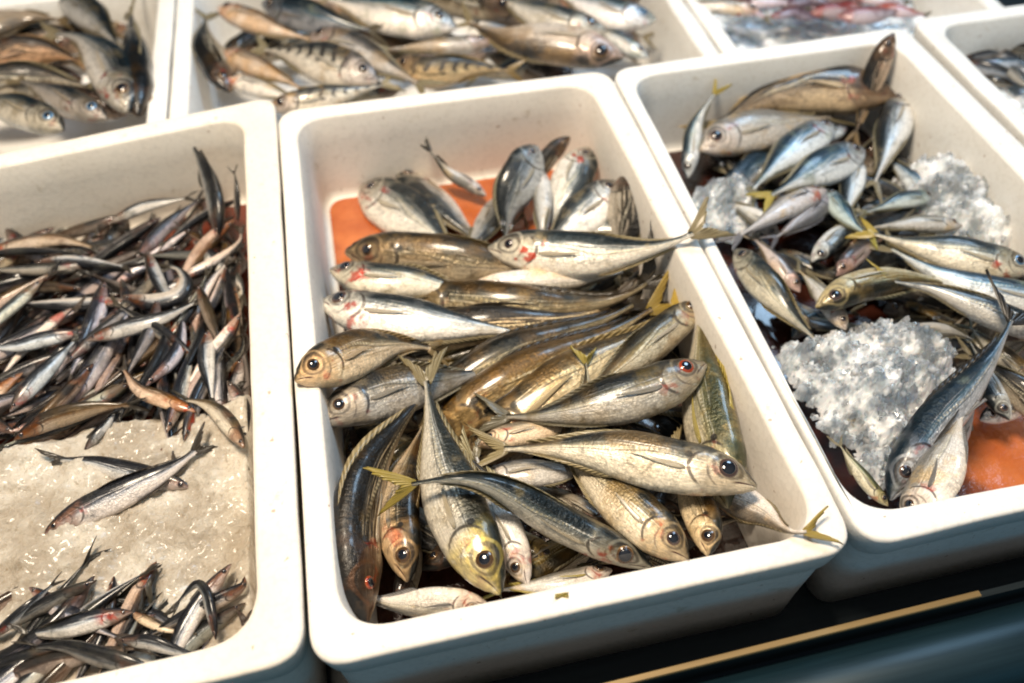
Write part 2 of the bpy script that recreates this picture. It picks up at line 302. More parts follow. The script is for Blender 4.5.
def build_fish(name, label, pts, z, skin='jack', back=(0, 1), roll=0, dep=1.0, shape='jack', eye='gold', fin='fin', tail=None, col=(1, 1, 1),
               group=None, small=False, twist=0, world=None, pect=True, eye_r=1.0, tailw=1.0, wid=1.0, dors=1.0):
    n = len(pts) if world is None else len(world)
    if world is None:
        P = []
        for i, (x, y) in enumerate(pts):
            q = i/(n-1)*(len(z)-1); k = min(len(z)-2, int(q)); P.append(at(x, y, lerp(z[k], z[k+1], q-k)/1000))
    else: P = world
    dep *= 1.13 if not small else 1.12; wid *= 1.15 if not small else 1.0; s = Spine(P, back, roll, twist); BL = .85*s.L; hd, hv, hw = PROF[shape]
    org = s.pos(.4).copy(); org.z -= .01
    root = empty(name, org); tag(root, label, 'fish', group)
    nu, nv = (26, 12) if small else (72, 32)
    sd = random.random()*100
    vs = []; uvs = []; fs = []
    def surf(u, ph):
        p, T, Dd, S = s.frame(u*.85)
        c, sn = math.cos(ph), math.sin(ph); h = (hd(u) if c > 0 else hv(u))*dep*BL; w = hw(u)*BL*wid
        vcoord = c*.5+.5; k = 1.0
        if not small:
            ge = .262-.42*(vcoord-.47)**2
            if .08 < vcoord < .85 and abs(sn) > .3:
                e = (ge-u)/.035
                if 0 <= e: k *= 1+.085*math.exp(-e*1.1)
                elif e > -.6: k *= 1-.03*(1+e/.6)
            if u < .1:
                mv = (vcoord-(.47-2*u))/.045; k *= 1-.36*math.exp(-mv*mv)*(1-u/.1)
            if u < .3: k *= 1+.035*noise.noise(V((u*40, ph*2.5, sd)))
            k *= 1+.03*noise.noise(V((u*9, ph*1.2, sd+5)))
        e = .85
        return p+Dd*(h*math.copysign(abs(c)**1.0, c)*(1 if k == 1 else (1+(k-1)*.4)))+S*(w*math.copysign(abs(sn)**e, sn)*k)
    for i in range(nu+1):
        u = (i/nu); u = u**1.35 if not small else u**1.15
        for j in range(nv):
            ph = 2*math.pi*j/nv; vs.append(surf(u, ph)-org); uvs.append((u, math.cos(ph)*.5+.5))
    for i in range(nu):
        for j in range(nv):
            a = i*nv+j; b = i*nv+(j+1) % nv; f = (a, a+nv, b+nv, b); fs.append(f if s.sg < 0 else f[::-1])
    fs.append(tuple(range(nv))); fs.append(tuple(nu*nv+j for j in range(nv))[::-1])
    b = mesh('body', vs, fs, M[skin], root, uvs); b.color = (*col, 1)
    # tail fin
    m, k = (8, 17) if not small else (4, 9); rows = []
    spread = (.095 if not small else .055)*BL*tailw
    for i in range(m):
        a = i/(m-1); row = []
        for j in range(k):
            q = j/(k-1)*2-1; rag = 1+.22*noise.noise(V((j*.9, sd, 2)))*(a**2)
            t0 = .835+a*.165*(.30+.70*abs(q)**.9)*rag
            p, T, Dd, S = s.frame(t0)
            row.append(p+Dd*(q*(.018*BL*dep+a**.9*spread*rag))+S*(.0009*(1 if j % 2 else -1)*a*(0 if small else 1)+.004*a*a*math.sin(q*2.2+sd)))
        rows.append(row)
    f = sheet('tail_fin', rows, .0011, M[tail or fin], root, org); f.color = (*col, 1)
    if not small:
        for nm, u_0, u_1, sg, hh in (('dorsal_fin', .34, .86, 1, .009*dors), ('anal_fin', .52, .86, -1, .008)):
            rows = []
            for i in range(4):
                a = i/3; row = []
                for j in range(22):
                    q = j/21; u = u_0+(u_1-u_0)*q
                    p, T, Dd, S = s.frame(min(1, (u+a*.05)*.85)); h = (hd(u) if sg > 0 else hv(u))*dep*BL
                    pk = (math.sin(min(1, q*5)*math.pi/2))*(1-.75*q)*(1+.12*((j % 2)*2-1)*a)
                    row.append(p+Dd*sg*(h*.97+a*hh*BL*pk)+S*(a*a*.004*math.sin(sd+q*3)))
                rows.append(row)
            f = sheet(nm, rows, .0009, M[fin], root, org); f.color = (*col, 1)
        if pect:
            for sdn in (1, -1):
                rows = []
                for i in range(9):
                    a = i/8; row = []
                    for j in range(6):
                        q = j/5*2-1; wdt = .085*(math.sin(min(1, a*3.2+.25)*math.pi/2))*(1-a**1.6)+.012
                        u = .272+a*.21; vc = .40+.02*a-q*wdt*.55+.06*a*a
                        ph = math.acos(max(-1, min(1, vc*2-1)))*sdn; p = surf(u, ph); p2 = s.frame(u*.85)
                        row.append(p+p2[3]*sdn*(.0006+.0022*a+(.0003 if j % 2 else 0)))
                    rows.append(row)
                f = sheet('pectoral_fin', rows, .0005, M['finp' if fin == 'fin' else fin], root, org); f.color = (*col, 1)
    er_, rp_ = .86+.2*((sd*7.13) % 1), .60+.14*((sd*3.71) % 1)
    ue, re = (.118, .038*eye_r) if shape == 'jack' else (.075, .022*eye_r)
    for sdn in (1, -1):
        ve = .62; ph = math.acos(ve*2-1)*sdn; c = surf(ue, ph)
        a = surf(ue+.03, ph)-surf(ue-.03, ph); q = surf(ue, ph+.2)-surf(ue, ph-.2); nr = a.cross(q).normalized()
        fl = s.frame(ue*.85)[3]*sdn
        if nr.dot(fl) < 0: nr = -nr
        nr = (nr+fl*.6).normalized(); r = re*BL*er_
        e = dome('eye', c-nr*r*.10, nr, a.normalized(), r, r*.34, M['eye_'+eye], root, org, 6 if not small else 3, 20 if not small else 10)
        dome('pupil', c+nr*r*.135, nr, a.normalized(), r*rp_, r*.15, M['pupil'], e, org, 4 if not small else 2, 16 if not small else 8)
    return root

# ------------------------------------------------------------------ foam boxes
def foam_mat(name, c1, c2):
    t = NT(name); oc = t.n('ShaderNodeTexCoord').outputs['Object']
    vo = t.n('ShaderNodeTexVoronoi'); t.put(vo.inputs['Vector'], oc); vo.inputs['Scale'].default_value = 260
    na = t.noise(oc, 9, 4); nb = t.noise(oc, 60, 4, .6)
    c = t.ramp(na, [(.35, c1), (.6, c2)])
    c = t.mix(t.ma('MULTIPLY', t.ss(nb, .64, .72), .45), c, (.50, .42, .30)); c = t.mix(t.ma('MULTIPLY', t.ss(t.noise(oc, 130, 2), .71, .76), .6), c, (.25, .14, .07))
    c = t.mix(t.ma('MULTIPLY', t.ss(vo.outputs['Distance'], .5, .8), .16), c, (.5, .46, .40))
    bm = t.bump(vo.outputs['Distance'], .12, .0010); bm = t.bump(nb, .07, .002, bm)
    t.set(Base_Color=c, Roughness=.55, Normal=bm, Subsurface_Weight=.05, Subsurface_Radius=(.02, .014, .010), Subsurface_Scale=.35, Specular_IOR_Level=.35); return t.m
M['foam'] = foam_mat('white_foam', (.78, .76, .72), (.85, .84, .81)); M['foam_old'] = foam_mat('yellowed_foam', (.79, .72, .62), (.84, .785, .70)); M['foam_warm'] = foam_mat('cream_foam', (.80, .745, .67), (.86, .81, .74))
def offset_quad(Q, d):
    """quad in order back-left, back-right, front-right, front-left, moved inward by d"""
    L = []
    for i in range(4):
        a, b = Q[i], Q[(i+1) % 4]; e = (b-a).normalized(); n = V((e.y, -e.x)); L.append((a+n*d, e))
    out = []
    for i in range(4):
        (p, e), (q, g) = L[i-1], L[i]; den = e.x*g.y-e.y*g.x; w = q-p; k = (w.x*g.y-w.y*g.x)/den; out.append(p+e*k)
    return out
def rounded(Q, r, n=10):
    pts = []
    for i in range(4):
        p = Q[i]; a = (Q[i-1]-p); b = (Q[(i+1) % 4]-p); a.normalize(); b.normalize()
        p0, p1 = p+a*r, p+b*r
        for k in range(n+1):
            t = k/n; pts.append(p0*(1-t)**2+p*(2*t*(1-t)*.92)+p1*t**2+(p0+p1)*(.08*t*(1-t)))
        nx = Q[(i+1) % 4]; q1 = nx+(p-nx).normalized()*r
        for k in range(1, 14): pts.append(p1.lerp(q1, k/14))
    return pts
FLOOR = -.094
def foam_box(label, outer, inner, group, zt=0.0, mat='foam'):
    Qo = [V(p[:2]) for p in outer]; Qi = [V(p[:2]) for p in inner]
    c = sum(Qo, V((0, 0)))/4; org = V((c.x, c.y, zt-.122)); loops = []
    def add(Q, r, z, lip=0): loops.append([(p.x, p.y, z) for p in rounded(Q, r)])
    add(offset_quad(Qo, .011), .014, -.122); add(offset_quad(Qo, .0085), .015, -.1205)
    add(offset_quad(Qo, .0075), .018, -.09)
    add(offset_quad(Qo, .0050), .020, -.030); add(offset_quad(Qo, .0044), .020, -.0265); add(offset_quad(Qo, .0026), .020, -.025)
    add(offset_quad(Qo, .0008), .021, -.010); add(offset_quad(Qo, .0002), .021, -.0040); add(offset_quad(Qo, .0004), .021, -.0020); add(offset_quad(Qo, .0012), .021, -.0007); add(offset_quad(Qo, .0026), .021, -.0001); add(offset_quad(Qo, .005), .021, 0)
    add(offset_quad(Qi, -.0030), .031, 0); add(offset_quad(Qi, -.0008), .030, -.0008); add(offset_quad(Qi, .0002), .029, -.003)
    add(offset_quad(Qi, .0035), .028, -.03); add(offset_quad(Qi, .0055), .024, FLOOR+.010); add(offset_quad(Qi, .0066), .023, FLOOR+.003); add(offset_quad(Qi, .0095), .022, FLOOR)
    n = len(loops[0]); vs = []; fs = []
    for i, lp in enumerate(loops):
        for j, p in enumerate(lp):
            w = .0009*noise.noise(V((p[0]*22, p[1]*22, p[2]*22+c.x*9)))+.0004*noise.noise(V((p[0]*90, p[1]*90, p[2]*60)))
            vs.append(V((p[0]+w, p[1]-w, p[2]+zt+w*.8))-org)
    for i in range(len(loops)-1):
        for j in range(n):
            a = i*n+j; b = i*n+(j+1) % n; fs.append((a, a+n, b+n, b))
    vs.append(sum(vs[:n], V())/n); vs.append(sum(vs[(len(loops)-1)*n:len(loops)*n], V())/n)
    for j in range(n):
        fs.append((j, (j+1) % n, len(vs)-2)); q = (len(loops)-1)*n; fs.append((q+(j+1) % n, q+j, len(vs)-1))
    o = mesh('foam_box', vs, fs, M[mat], None, None, True, org)
    tag(o, label, 'box', group); return offset_quad(Qi, .0095)
def sheet_mat(name, gap_shade, dark=(.035, .009, .005)):
    """orange plastic, coloured dark for the shade between the fish where stain(x, y in metres) says"""
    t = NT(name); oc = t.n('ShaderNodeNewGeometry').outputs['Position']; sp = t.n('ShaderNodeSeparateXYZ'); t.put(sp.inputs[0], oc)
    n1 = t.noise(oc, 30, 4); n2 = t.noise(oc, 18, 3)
    f = t.ma('ADD', gap_shade(t, sp.outputs[0], sp.outputs[1]), t.ma('MULTIPLY_ADD', n2, .06, -.03))
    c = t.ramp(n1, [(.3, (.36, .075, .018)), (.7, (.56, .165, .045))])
    c = t.mix(t.ss(f, -.012, .012), c, dark)  # painted shade: dark gaps under the pile, put into the liner colour
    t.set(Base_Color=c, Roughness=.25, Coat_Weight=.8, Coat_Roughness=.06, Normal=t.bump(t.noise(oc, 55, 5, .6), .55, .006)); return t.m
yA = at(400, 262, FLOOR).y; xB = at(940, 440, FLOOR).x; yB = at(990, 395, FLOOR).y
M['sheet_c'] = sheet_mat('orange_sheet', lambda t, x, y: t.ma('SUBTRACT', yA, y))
M['sheet_r'] = sheet_mat('orange_sheet_shaded', lambda t, x, y: t.ma('MAXIMUM', t.ma('SUBTRACT', xB, x), t.ma('SUBTRACT', y, yB)))  # painted dark all over except the bare front corner
M['sheet_l'] = sheet_mat('orange_sheet_red_shade', lambda t, x, y: .014, (.13, .022, .009))  # gap shade painted in dark red over most of the sheet
def liner(label, Q, mat, zt=0.0, d=.0035):
    L = rounded(offset_quad(Q, d), .018, 6); n = len(L); c = sum(Q, V((0, 0)))/4; org = V((c.x, c.y, zt+FLOOR)); vs = []; fs = []
    for z in (.0012, .0026):
        vs += [V((p.x, p.y, zt+FLOOR+z+.0004*noise.noise(V((p.x*40, p.y*40, 0)))))-org for p in L]
    for j in range(n): fs.append((j, (j+1) % n, n+(j+1) % n, n+j))
    fs.append(tuple(range(n))[::-1]); fs.append(tuple(n+j for j in range(n)))
    o = mesh('tray_liner', vs, fs, mat, None, None, False, org); return tag(o, label, 'liner', 'orange liners on the box floors')
def px(*q, z=0.0): return [at(x, y, z) for x, y in q]
G = 'white foam fish boxes'
Qc = foam_box('white foam box in the centre holding large horse mackerel', px((277, 110.5), (608, 69), (862, 548), (311, 671)), px((296, 120), (588, 83), (823, 530), (341, 632)), G, mat='foam_warm')
Qr = foam_box('white foam box of mixed silver fish with crushed ice lumps', px((610, 69), (903, 25.6), (1325, 441), (865.5, 547.5)), px((630, 77), (893, 41), (1268, 435), (858, 515)), G)
Ql = foam_box('white foam box of small anchovies with a bed of ice', px((-100, 174), (275, 95), (306, 659), (-360, 818)), px((-92, 186), (243, 116), (257, 635), (-330, 772)), G, mat='foam_old')
ZB = -.035
XL = at(171, 60, ZB).x; XR = at(700, 22, ZB).x; YF = at(277, 110, 0).y+.004
def rect(x0, x1, y0, y1): return [V((x0, y1, 0)), V((x1, y1, 0)), V((x1, y0, 0)), V((x0, y0, 0))]
rt = .021
XR = max(XR, XL+.3)
Qbc = foam_box('white foam box behind the centre box full of striped and blushing fish', rect(XL+.001, XR-.001, YF, YF+.36), rect(XL+rt, XR-rt, YF+.018, YF+.36-rt), G, ZB)
Qbl = foam_box('white foam box behind the anchovy box with blue-eyed grey fish', rect(XL-.42, XL-.001, YF+.001, YF+.36), rect(XL-.42+rt, XL-rt, YF+.018, YF+.36-rt), G, ZB)
Qbr = foam_box('white foam box of pale ice and pink seafood at the far back', rect(XR+.002, XR+.36, YF+.006, YF+.36), rect(XR+rt, XR+.36-rt, YF+.024, YF+.36-rt), G, ZB)
b0 = at(909, 19, 0)
Qfr = foam_box('white foam box at the far right with dark fish on bluish ice', rect(b0.x, b0.x+.33, b0.y-.53, b0.y), rect(b0.x+.020, b0.x+.31, b0.y-.51, b0.y-.02), G)
liner('orange liner under the horse mackerel in the centre box', Qc, M['sheet_c'])
liner('orange liner showing at the front corner of the iced fish box', Qr, M['sheet_r'])
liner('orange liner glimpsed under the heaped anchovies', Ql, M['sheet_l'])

# ------------------------------------------------------------------ counter
def slab(name, x0, x1, y0, y1, z0, z1, mat, parent, bev=.002):
    vs = []; 
    for (z, d) in ((z0, bev), (z0+bev, 0), (z1-bev, 0), (z1, bev)):
        vs += [V((x0+d, y0+d, z)), V((x1-d, y0+d, z)), V((x1-d, y1-d, z)), V((x0+d, y1-d, z))]
    fs = [(3, 2, 1, 0), (12, 13, 14, 15)]
    for k in range(3):
        for j in range(4): a = k*4+j; b = k*4+(j+1) % 4; fs.append((a, b, b+4, a+4))
    return mesh(name, vs, fs, mat, parent, None, False)
def metal(name, c1, c2, rough, met):
    t = NT(name); oc = t.n('ShaderNodeTexCoord').outputs['Object']; mp = t.n('ShaderNodeMapping'); t.put(mp.inputs[0], oc); mp.inputs['Scale'].default_value = (3, 60, 60)
    n = t.noise(mp.outputs[0], 4, 4)
    t.set(Base_Color=t.mix(n, c1, c2), Roughness=t.ma('MULTIPLY_ADD', n, .2, rough), Metallic=met); return t.m
M['counter'] = metal('dark_counter', (.006, .010, .013), (.020, .030, .036), .3, .2)
M['teal'] = metal('blue_steel', (.004, .014, .022), (.012, .036, .05), .3, .3)
M['brass'] = metal('brass_strip', (.17, .11, .045), (.34, .24, .11), .4, .35)
ct = empty('market_counter', V((0, 0, 0))); tag(ct, 'dark market counter with a brass edging strip under the boxes', 'counter')
ta, tb = at(620, 683, -.055), at(975, 595, -.055); yc = (ta.y+tb.y)/2
ysl = (tb.y-ta.y)/(tb.x-ta.x)
slab('counter_top', -1.2, 1.6, max(ta.y, tb.y)+.006, YF-.001, -.16, -.1225, M['counter'], ct)
slab('rear_shelf', -1.2, 1.6, YF+.0, 1.3, -.18, -.1575, M['counter'], ct)

def bar(name, a, b, prof, mat, parent):
    d = (b-a).normalized(); s = V((0, 0, 1)).cross(d).normalized(); n = len(prof); vs = []
    for e in (a, b): vs += [e+s*p+V((0, 0, q)) for p, q in prof]
    fs = [(j, (j+1) % n, n+(j+1) % n, n+j) for j in range(n)]+[tuple(range(n))[::-1], tuple(range(n, 2*n))]
    return mesh(name, vs, fs, mat, parent, None, False)
dd = (tb-ta).normalized()
strip = [(-.0021, -.002), (-.0021, .0010), (-.0016, .0016), (.0016, .0016), (.0021, .0010), (.0021, -.002)]
bar('edging_strip', ta-dd*.12, tb+dd*.003, strip, M['brass'], ct)
bar('front_panel', ta-dd*1.2, tb+dd*.9, [(-.002, -.5), (-.002, -.0022), (.002, -.0022), (.002, -.5)], M['counter'], ct)
pc = ta+V((0, -.030, -.030)); qc = tb+V((0, -.030, -.030))
arc = [(-.026*math.cos(a), .026*math.sin(a)) for a in [math.pi*k/24 for k in range(25)]]
fr = bar('front_rail', pc-dd*.6, qc+dd*.9, arc, M['teal'], ct)
for f in fr.data.polygons: f.use_smooth = len(f.vertices) == 4
la, lb = at(870, 683, -.085), at(1024, 640, -.085)
bar('lower_strip', la-dd*.6, lb+dd*.5, [(p*.5, q*.5) for p, q in strip], M['teal'], ct)
bar('lower_ledge', pc-dd*.6+V((0, -.09, -.022)), qc+dd*.9+V((0, -.09, -.022)), [(-.07, -.01), (-.07, .004), (.07, .004), (.07, -.01)], M['counter'], ct)

U, DN, LF, RG = (0, 1), (0, -1), (-1, 0), (1, 0)
GC = 'horse mackerel in the centre box'
def hm(label, pts, z, **k): k.setdefault('group', GC); return build_fish('horse_mackerel', label, pts, z, **k)
# --- centre box: the lowest layer, mostly hidden
rs = random.Random(3)
for k, (hx, hy, tx, ty, z) in enumerate([
    (360, 300, 520, 340, -66), (560, 330, 380, 390, -66), (350, 420, 480, 470, -64), (370, 470, 520, 420, -66), (640, 420, 480, 380, -62),
    (560, 560, 430, 520, -60), (620, 540, 500, 470, -58), (500, 590, 640, 520, -62), (350, 560, 340, 440, -62), (690, 470, 600, 400, -60),
    (740, 520, 690, 420, -62), (470, 400, 640, 330, -66), (400, 610, 420, 500, -66), (540, 300, 660, 250, -70), (450, 560, 540, 500, -58), (600, 500, 700, 540, -66)]):
    hm('horse mackerel lying under the top fish of the centre box, mostly hidden', [(hx, hy), ((hx+tx)/2+rs.uniform(-8, 8), (hy+ty)/2+rs.uniform(-8, 8)), (tx, ty)], (z, z, z-4),
       skin=rs.choice(['jack', 'dark', 'dark', 'golden']), back=rs.choice([U, DN]), roll=rs.uniform(0, 60), group='buried horse mackerel of the centre box')
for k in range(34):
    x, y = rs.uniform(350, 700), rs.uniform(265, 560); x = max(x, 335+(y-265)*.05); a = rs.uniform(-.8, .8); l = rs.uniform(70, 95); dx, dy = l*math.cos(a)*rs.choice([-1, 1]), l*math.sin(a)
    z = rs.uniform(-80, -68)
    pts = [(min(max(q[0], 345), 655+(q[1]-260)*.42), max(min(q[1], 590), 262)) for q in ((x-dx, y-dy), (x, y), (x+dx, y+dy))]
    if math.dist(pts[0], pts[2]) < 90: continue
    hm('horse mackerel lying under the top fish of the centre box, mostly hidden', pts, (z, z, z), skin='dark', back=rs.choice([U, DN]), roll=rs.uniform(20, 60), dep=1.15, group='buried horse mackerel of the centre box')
# --- centre box: back group standing on the liner
hm('plump silver fish with blue-black back beside the bare orange corner', [(360, 187), (402, 212), (440, 240), (476, 275)], (-82, -78, -74, -84), skin='silver', back=(1, 1), roll=12, dep=1.45, eye='pale', tail='find', col=(1, .97, .9))
hm('brown-nosed silver fish just right of the plump blue-backed one', [(400, 172), (436, 203), (472, 236), (505, 265)], (-84, -80, -80, -84), skin='silver', back=(-1, 0), roll=40, dep=1.2, eye='pale', tail='find', col=(.95, .88, .8))
hm('thin little fish with its dark tail up against the tan back wall', [(486, 196), (470, 185), (446, 170), (422, 140)], (-76, -72, -60, -32), skin='belly', back=(-1, -1), roll=15, dep=.8, fin='find', dors=.4)
hm('dark upright fish with a silver side and red gill, nearest the back wall middle', [(537, 146), (520, 180), (507, 212), (505, 262)], (-32, -44, -60, -88), skin='silver', back=(-1, .2), roll=30, dep=1.6, eye='pale', col=(.85, .9, .95), wid=1.25)
hm('narrow pale fish squeezed between two upright fish at the back', [(541, 170), (543, 205), (543, 236), (540, 275)], (-52, -56, -64, -88), skin='belly', back=LF, roll=-50, dep=.8, col=(.9, .95, 1))
hm('blackish fish head poking up behind the upright group', [(570, 137), (548, 158), (528, 190), (520, 230)], (-40, -50, -66, -88), skin='dark', back=U, roll=60, dep=.9)
hm('rounded pearly fish with a blue sheen leaning on the back wall', [(587, 147), (574, 175), (558, 212), (545, 255)], (-44, -52, -66, -86), skin='silver', back=RG, roll=10, dep=1.55, eye='pale', col=(1, 1, .98), wid=1.2)
hm('silver fish slanting up to the right wall with a reddish head', [(622, 183), (594, 206), (562, 236), (520, 275)], (-38, -46, -58, -80), skin='silver', back=(-1, 1), roll=0, dep=1.55, eye='pale')
hm('silvery fish half hidden low between the slanting one and the right wall', [(648, 238), (610, 232), (570, 240), (520, 262)], (-54, -58, -64, -76), skin='silver', back=U, roll=10, dep=1.2, eye='pale')
hm('grey fish lying low behind the bare-tailed little fish', [(500, 196), (490, 222), (470, 246), (440, 262)], (-78, -76, -74, -76), skin='silver', back=RG, roll=20, dep=1.3, eye='pale', col=(.7, .7, .7))
hm('dark brown fish with pointed head upright by the right wall', [(628, 170), (630, 200), (626, 235), (610, 290)], (-22, -32, -48, -80), skin='dark', back=RG, roll=35, dep=1.9, wid=1.4)
hm('small pale fish at the edge of the bare orange liner', [(350, 252), (385, 240), (430, 243)], (-80, -78, -82), skin='belly', back=U, roll=-20, dep=.75, col=(.85, .78, .7))
# --- centre box: rows across the middle
hm('long dark brown-backed fish lying straight across under the back group', [(345, 252), (400, 257), (470, 264), (540, 268), (610, 262)], (-58, -56, -54, -56), skin='jack', back=U, roll=30, dep=.95, col=(.62, .54, .42), eye_r=.7)
hm('silver-striped fish with torn greyish head, above the red-mouthed one', [(330, 270), (375, 280), (430, 286), (515, 308)], (-50, -46, -50, -58), skin='silver', back=U, roll=-5, dep=.95, eye='pale', col=(.98, .92, .8))
hm('pale fish with red mouth and blue-grey back at the left wall', [(320, 302), (370, 314), (440, 325), (500, 331), (562, 340)], (-44, -38, -42, -54), skin='silver', back=U, roll=-4, dep=.95, eye='pale', tail='find', dors=.3, col=(1.15, 1.12, 1.08))
hm('long grey-white fish whose tail hangs over the right rim', [(487, 249), (540, 252), (596, 256), (650, 249), (692, 234), (724, 213)], (-42, -36, -28, -6, 12, 18), skin='silver', back=U, roll=18, dep=.9, eye='pale', eye_r=.65, tail='fin', dors=.3, col=(1.2, 1.14, 1.05))
hm('slim white-bellied fish beneath the one with its tail over the rim', [(462, 290), (520, 284), (580, 281), (650, 266)], (-56, -50, -48, -44), skin='belly', back=DN, roll=-35, dep=.7, dors=.3)
hm('dark olive fish whose big dusky tail fans toward the right wall', [(385, 298), (500, 308), (580, 306), (636, 290), (680, 248)], (-72, -58, -52, -38, -18), skin='jack', back=U, roll=24, dep=.8, fin='find', tailw=1.3, col=(.7, .62, .45))
hm('brown-black fish below the dusky-tailed one', [(370, 345), (490, 328), (570, 318), (650, 292)], (-72, -56, -54, -46), skin='dark', back=U, roll=25, dep=.8, fin='find', col=(1.6, 1.35, 1))
hm('long dark-backed fish running diagonally through the middle of the box', [(395, 440), (480, 376), (560, 338), (620, 312), (668, 280)], (-74, -54, -46, -46, -40), skin='jack', back=(-.5, 1), roll=24, dep=.76, fin='find', col=(.72, .62, .42))
hm('golden-flanked dark fish next below the long diagonal one', [(415, 455), (490, 398), (560, 360), (620, 328), (690, 286)], (-74, -50, -44, -42, -34), skin='golden', back=(-.5, 1), roll=26, dep=.76, fin='find', tail='finy', col=(.85, .74, .6))
hm('golden fish half covered, below the dark diagonal pair', [(462, 468), (545, 398), (600, 362), (650, 330), (706, 280)], (-64, -44, -38, -36, -28), skin='jack', back=(-.5, 1), roll=5, dep=.85, tail='finy', col=(1.15, 1.0, .70))
hm('golden pointed fish with its snout touching the right wall', [(707, 302), (672, 326), (630, 362), (580, 400), (540, 428)], (-26, -28, -32, -44), skin='golden', back=(-1, 1), roll=8, dep=.78, eye='gold')
hm('fish of which a yellow forked tail stands up amid the golden ones', [(560, 470), (572, 432), (586, 392), (584, 345)], (-52, -40, -28, -18), skin='golden', back=LF, roll=20, dep=.8, tail='finy', tailw=1.2)
hm('fish head in profile resting over the left rim with golden face', [(295, 381), (325, 367), (362, 352), (405, 346), (455, 352)], (6, 2, -12, -32, -52), skin='jack', back=U, roll=14, dep=1.25, wid=1.15, eye='gold', col=(1.1, .92, .72), eye_r=1.1)
hm('big-eyed fish below the one resting on the left rim', [(322, 424), (360, 402), (410, 388), (460, 378), (515, 360)], (-22, -24, -34, -50), skin='jack', back=U, roll=6, dep=1.15, eye='gold', col=(.62, .63, .66))
hm('dark-backed fish curving down along the left wall to the front corner', [(366, 623), (358, 575), (356, 520), (374, 460), (412, 408), (446, 372)], (-30, -26, -26, -28, -38), skin='dark', back=LF, roll=62, dep=.95, col=(1.2, 1.1, .95), eye_r=.6, eye='red')
hm('fish with big copper-ringed eye facing down between two tall fish', [(408, 582), (402, 550), (398, 505), (412, 455), (432, 405)], (-36, -34, -40, -52), skin='jack', back=RG, roll=18, dep=.95, eye='gold', col=(.85, .7, .52), eye_r=1.25)
hm('pale belly-up fish along the front wall near the left corner', [(487, 603), (440, 603), (390, 602), (345, 590)], (-38, -36, -40, -46), skin='belly', back=DN, roll=-35, dep=1.0, fin='fing', col=(1, .98, .94))
hm('white-bellied fish behind the yellow-headed one', [(528, 585), (512, 545), (492, 500), (470, 440)], (-40, -36, -36, -48), skin='belly', back=LF, roll=-20, dep=.9)
hm('yellow-headed fish pointing to the front with its tail upright', [(500, 594), (478, 556), (455, 505), (440, 455), (430, 405), (422, 348)], (-20, -20, -22, -22, -20, -16), skin='yhead', back=RG, roll=12, dep=.98, eye='gold', tail='fin', col=(1, .96, .86))
hm('pale fish lying low by the middle of the front wall', [(612, 570), (570, 582), (520, 588), (478, 592)], (-44, -40, -42, -46), skin='belly', back=U, roll=-20, dep=.85, fin='finy')
hm('small orange-edged white fish under the tails at the centre', [(476, 482), (520, 474), (565, 473), (620, 460)], (-44, -38, -38, -44), skin='belly', back=U, roll=-15, dep=1.0, dors=.3)
hm('pinkish pale fish wedged under the red-eyed one', [(478, 446), (510, 436), (560, 428), (610, 420)], (-42, -38, -40, -48), skin='belly', back=U, roll=-10, dep=.9, col=(1, .85, .66))
hm('dark fish whose tail crosses behind the bent pale tail', [(620, 545), (572, 524), (520, 498), (482, 470), (452, 440)], (-44, -36, -30, -24, -22), skin='dark', back=U, roll=45, dep=.7, col=(1.6, 1.6, 1.5))
hm('bent dark fish with blue-silver stripe, its yellow tail lying to the left', [(652, 568), (606, 545), (556, 520), (512, 494), (478, 481), (438, 480), (368, 492)], (-34, -28, -20, -6, 4, 6, -4), skin='silver', back=U, roll=30, dep=.58, tail='finy', col=(.9, .86, .76), dors=.5)
hm('fish with dark shoulder spot facing the front wall under the large top fish', [(688, 560), (658, 534), (620, 500), (580, 466), (540, 430)], (-24, -22, -28, -44), skin='jack', back=(1, 1), roll=4, dep=1.12, eye='pale', col=(1.3, 1.24, 1.12))
hm('yellow-crowned fish head beside the spotted one at the front wall', [(708, 556), (704, 524), (690, 485), (668, 430)], (-24, -26, -34, -48), skin='jack', back=RG, roll=20, dep=1.05, eye='gold', eye_r=1.2, col=(1.1, 1.0, .8))
hm('white-sided fish whose yellow tail lies on the front right rim corner', [(690, 470), (726, 492), (760, 512), (794, 532), (836, 524)], (-44, -36, -22, 3, 8), skin='belly', back=DN, roll=-15, dep=.85, tail='finy', col=(1, .92, .85))
hm('green-backed fish standing along the right wall with tail up', [(728, 508), (720, 460), (708, 410), (702, 350), (703, 272)], (-30, -30, -30, -26, -18), skin='green', back=RG, roll=42, dep=.95, tail='finy', fin='finy', eye='gold')
hm('red-eyed grey fish near the right wall', [(706, 364), (672, 382), (626, 398), (570, 412), (524, 417), (470, 414)], (-12, -14, -20, -30, -36), skin='jack', back=(-.2, 1), roll=2, dep=.98, eye='red', eye_r=1.05, col=(.62, .64, .68))
hm('largest pale gold fish on top of the pile with dark open eye', [(757, 488), (714, 474), (664, 464), (600, 452), (530, 449), (462, 450)], (-2, -4, -8, -18, -28), skin='jack', back=(.1, 1), roll=2, dep=.88, eye='pale', col=(1.36, 1.28, 1.12))
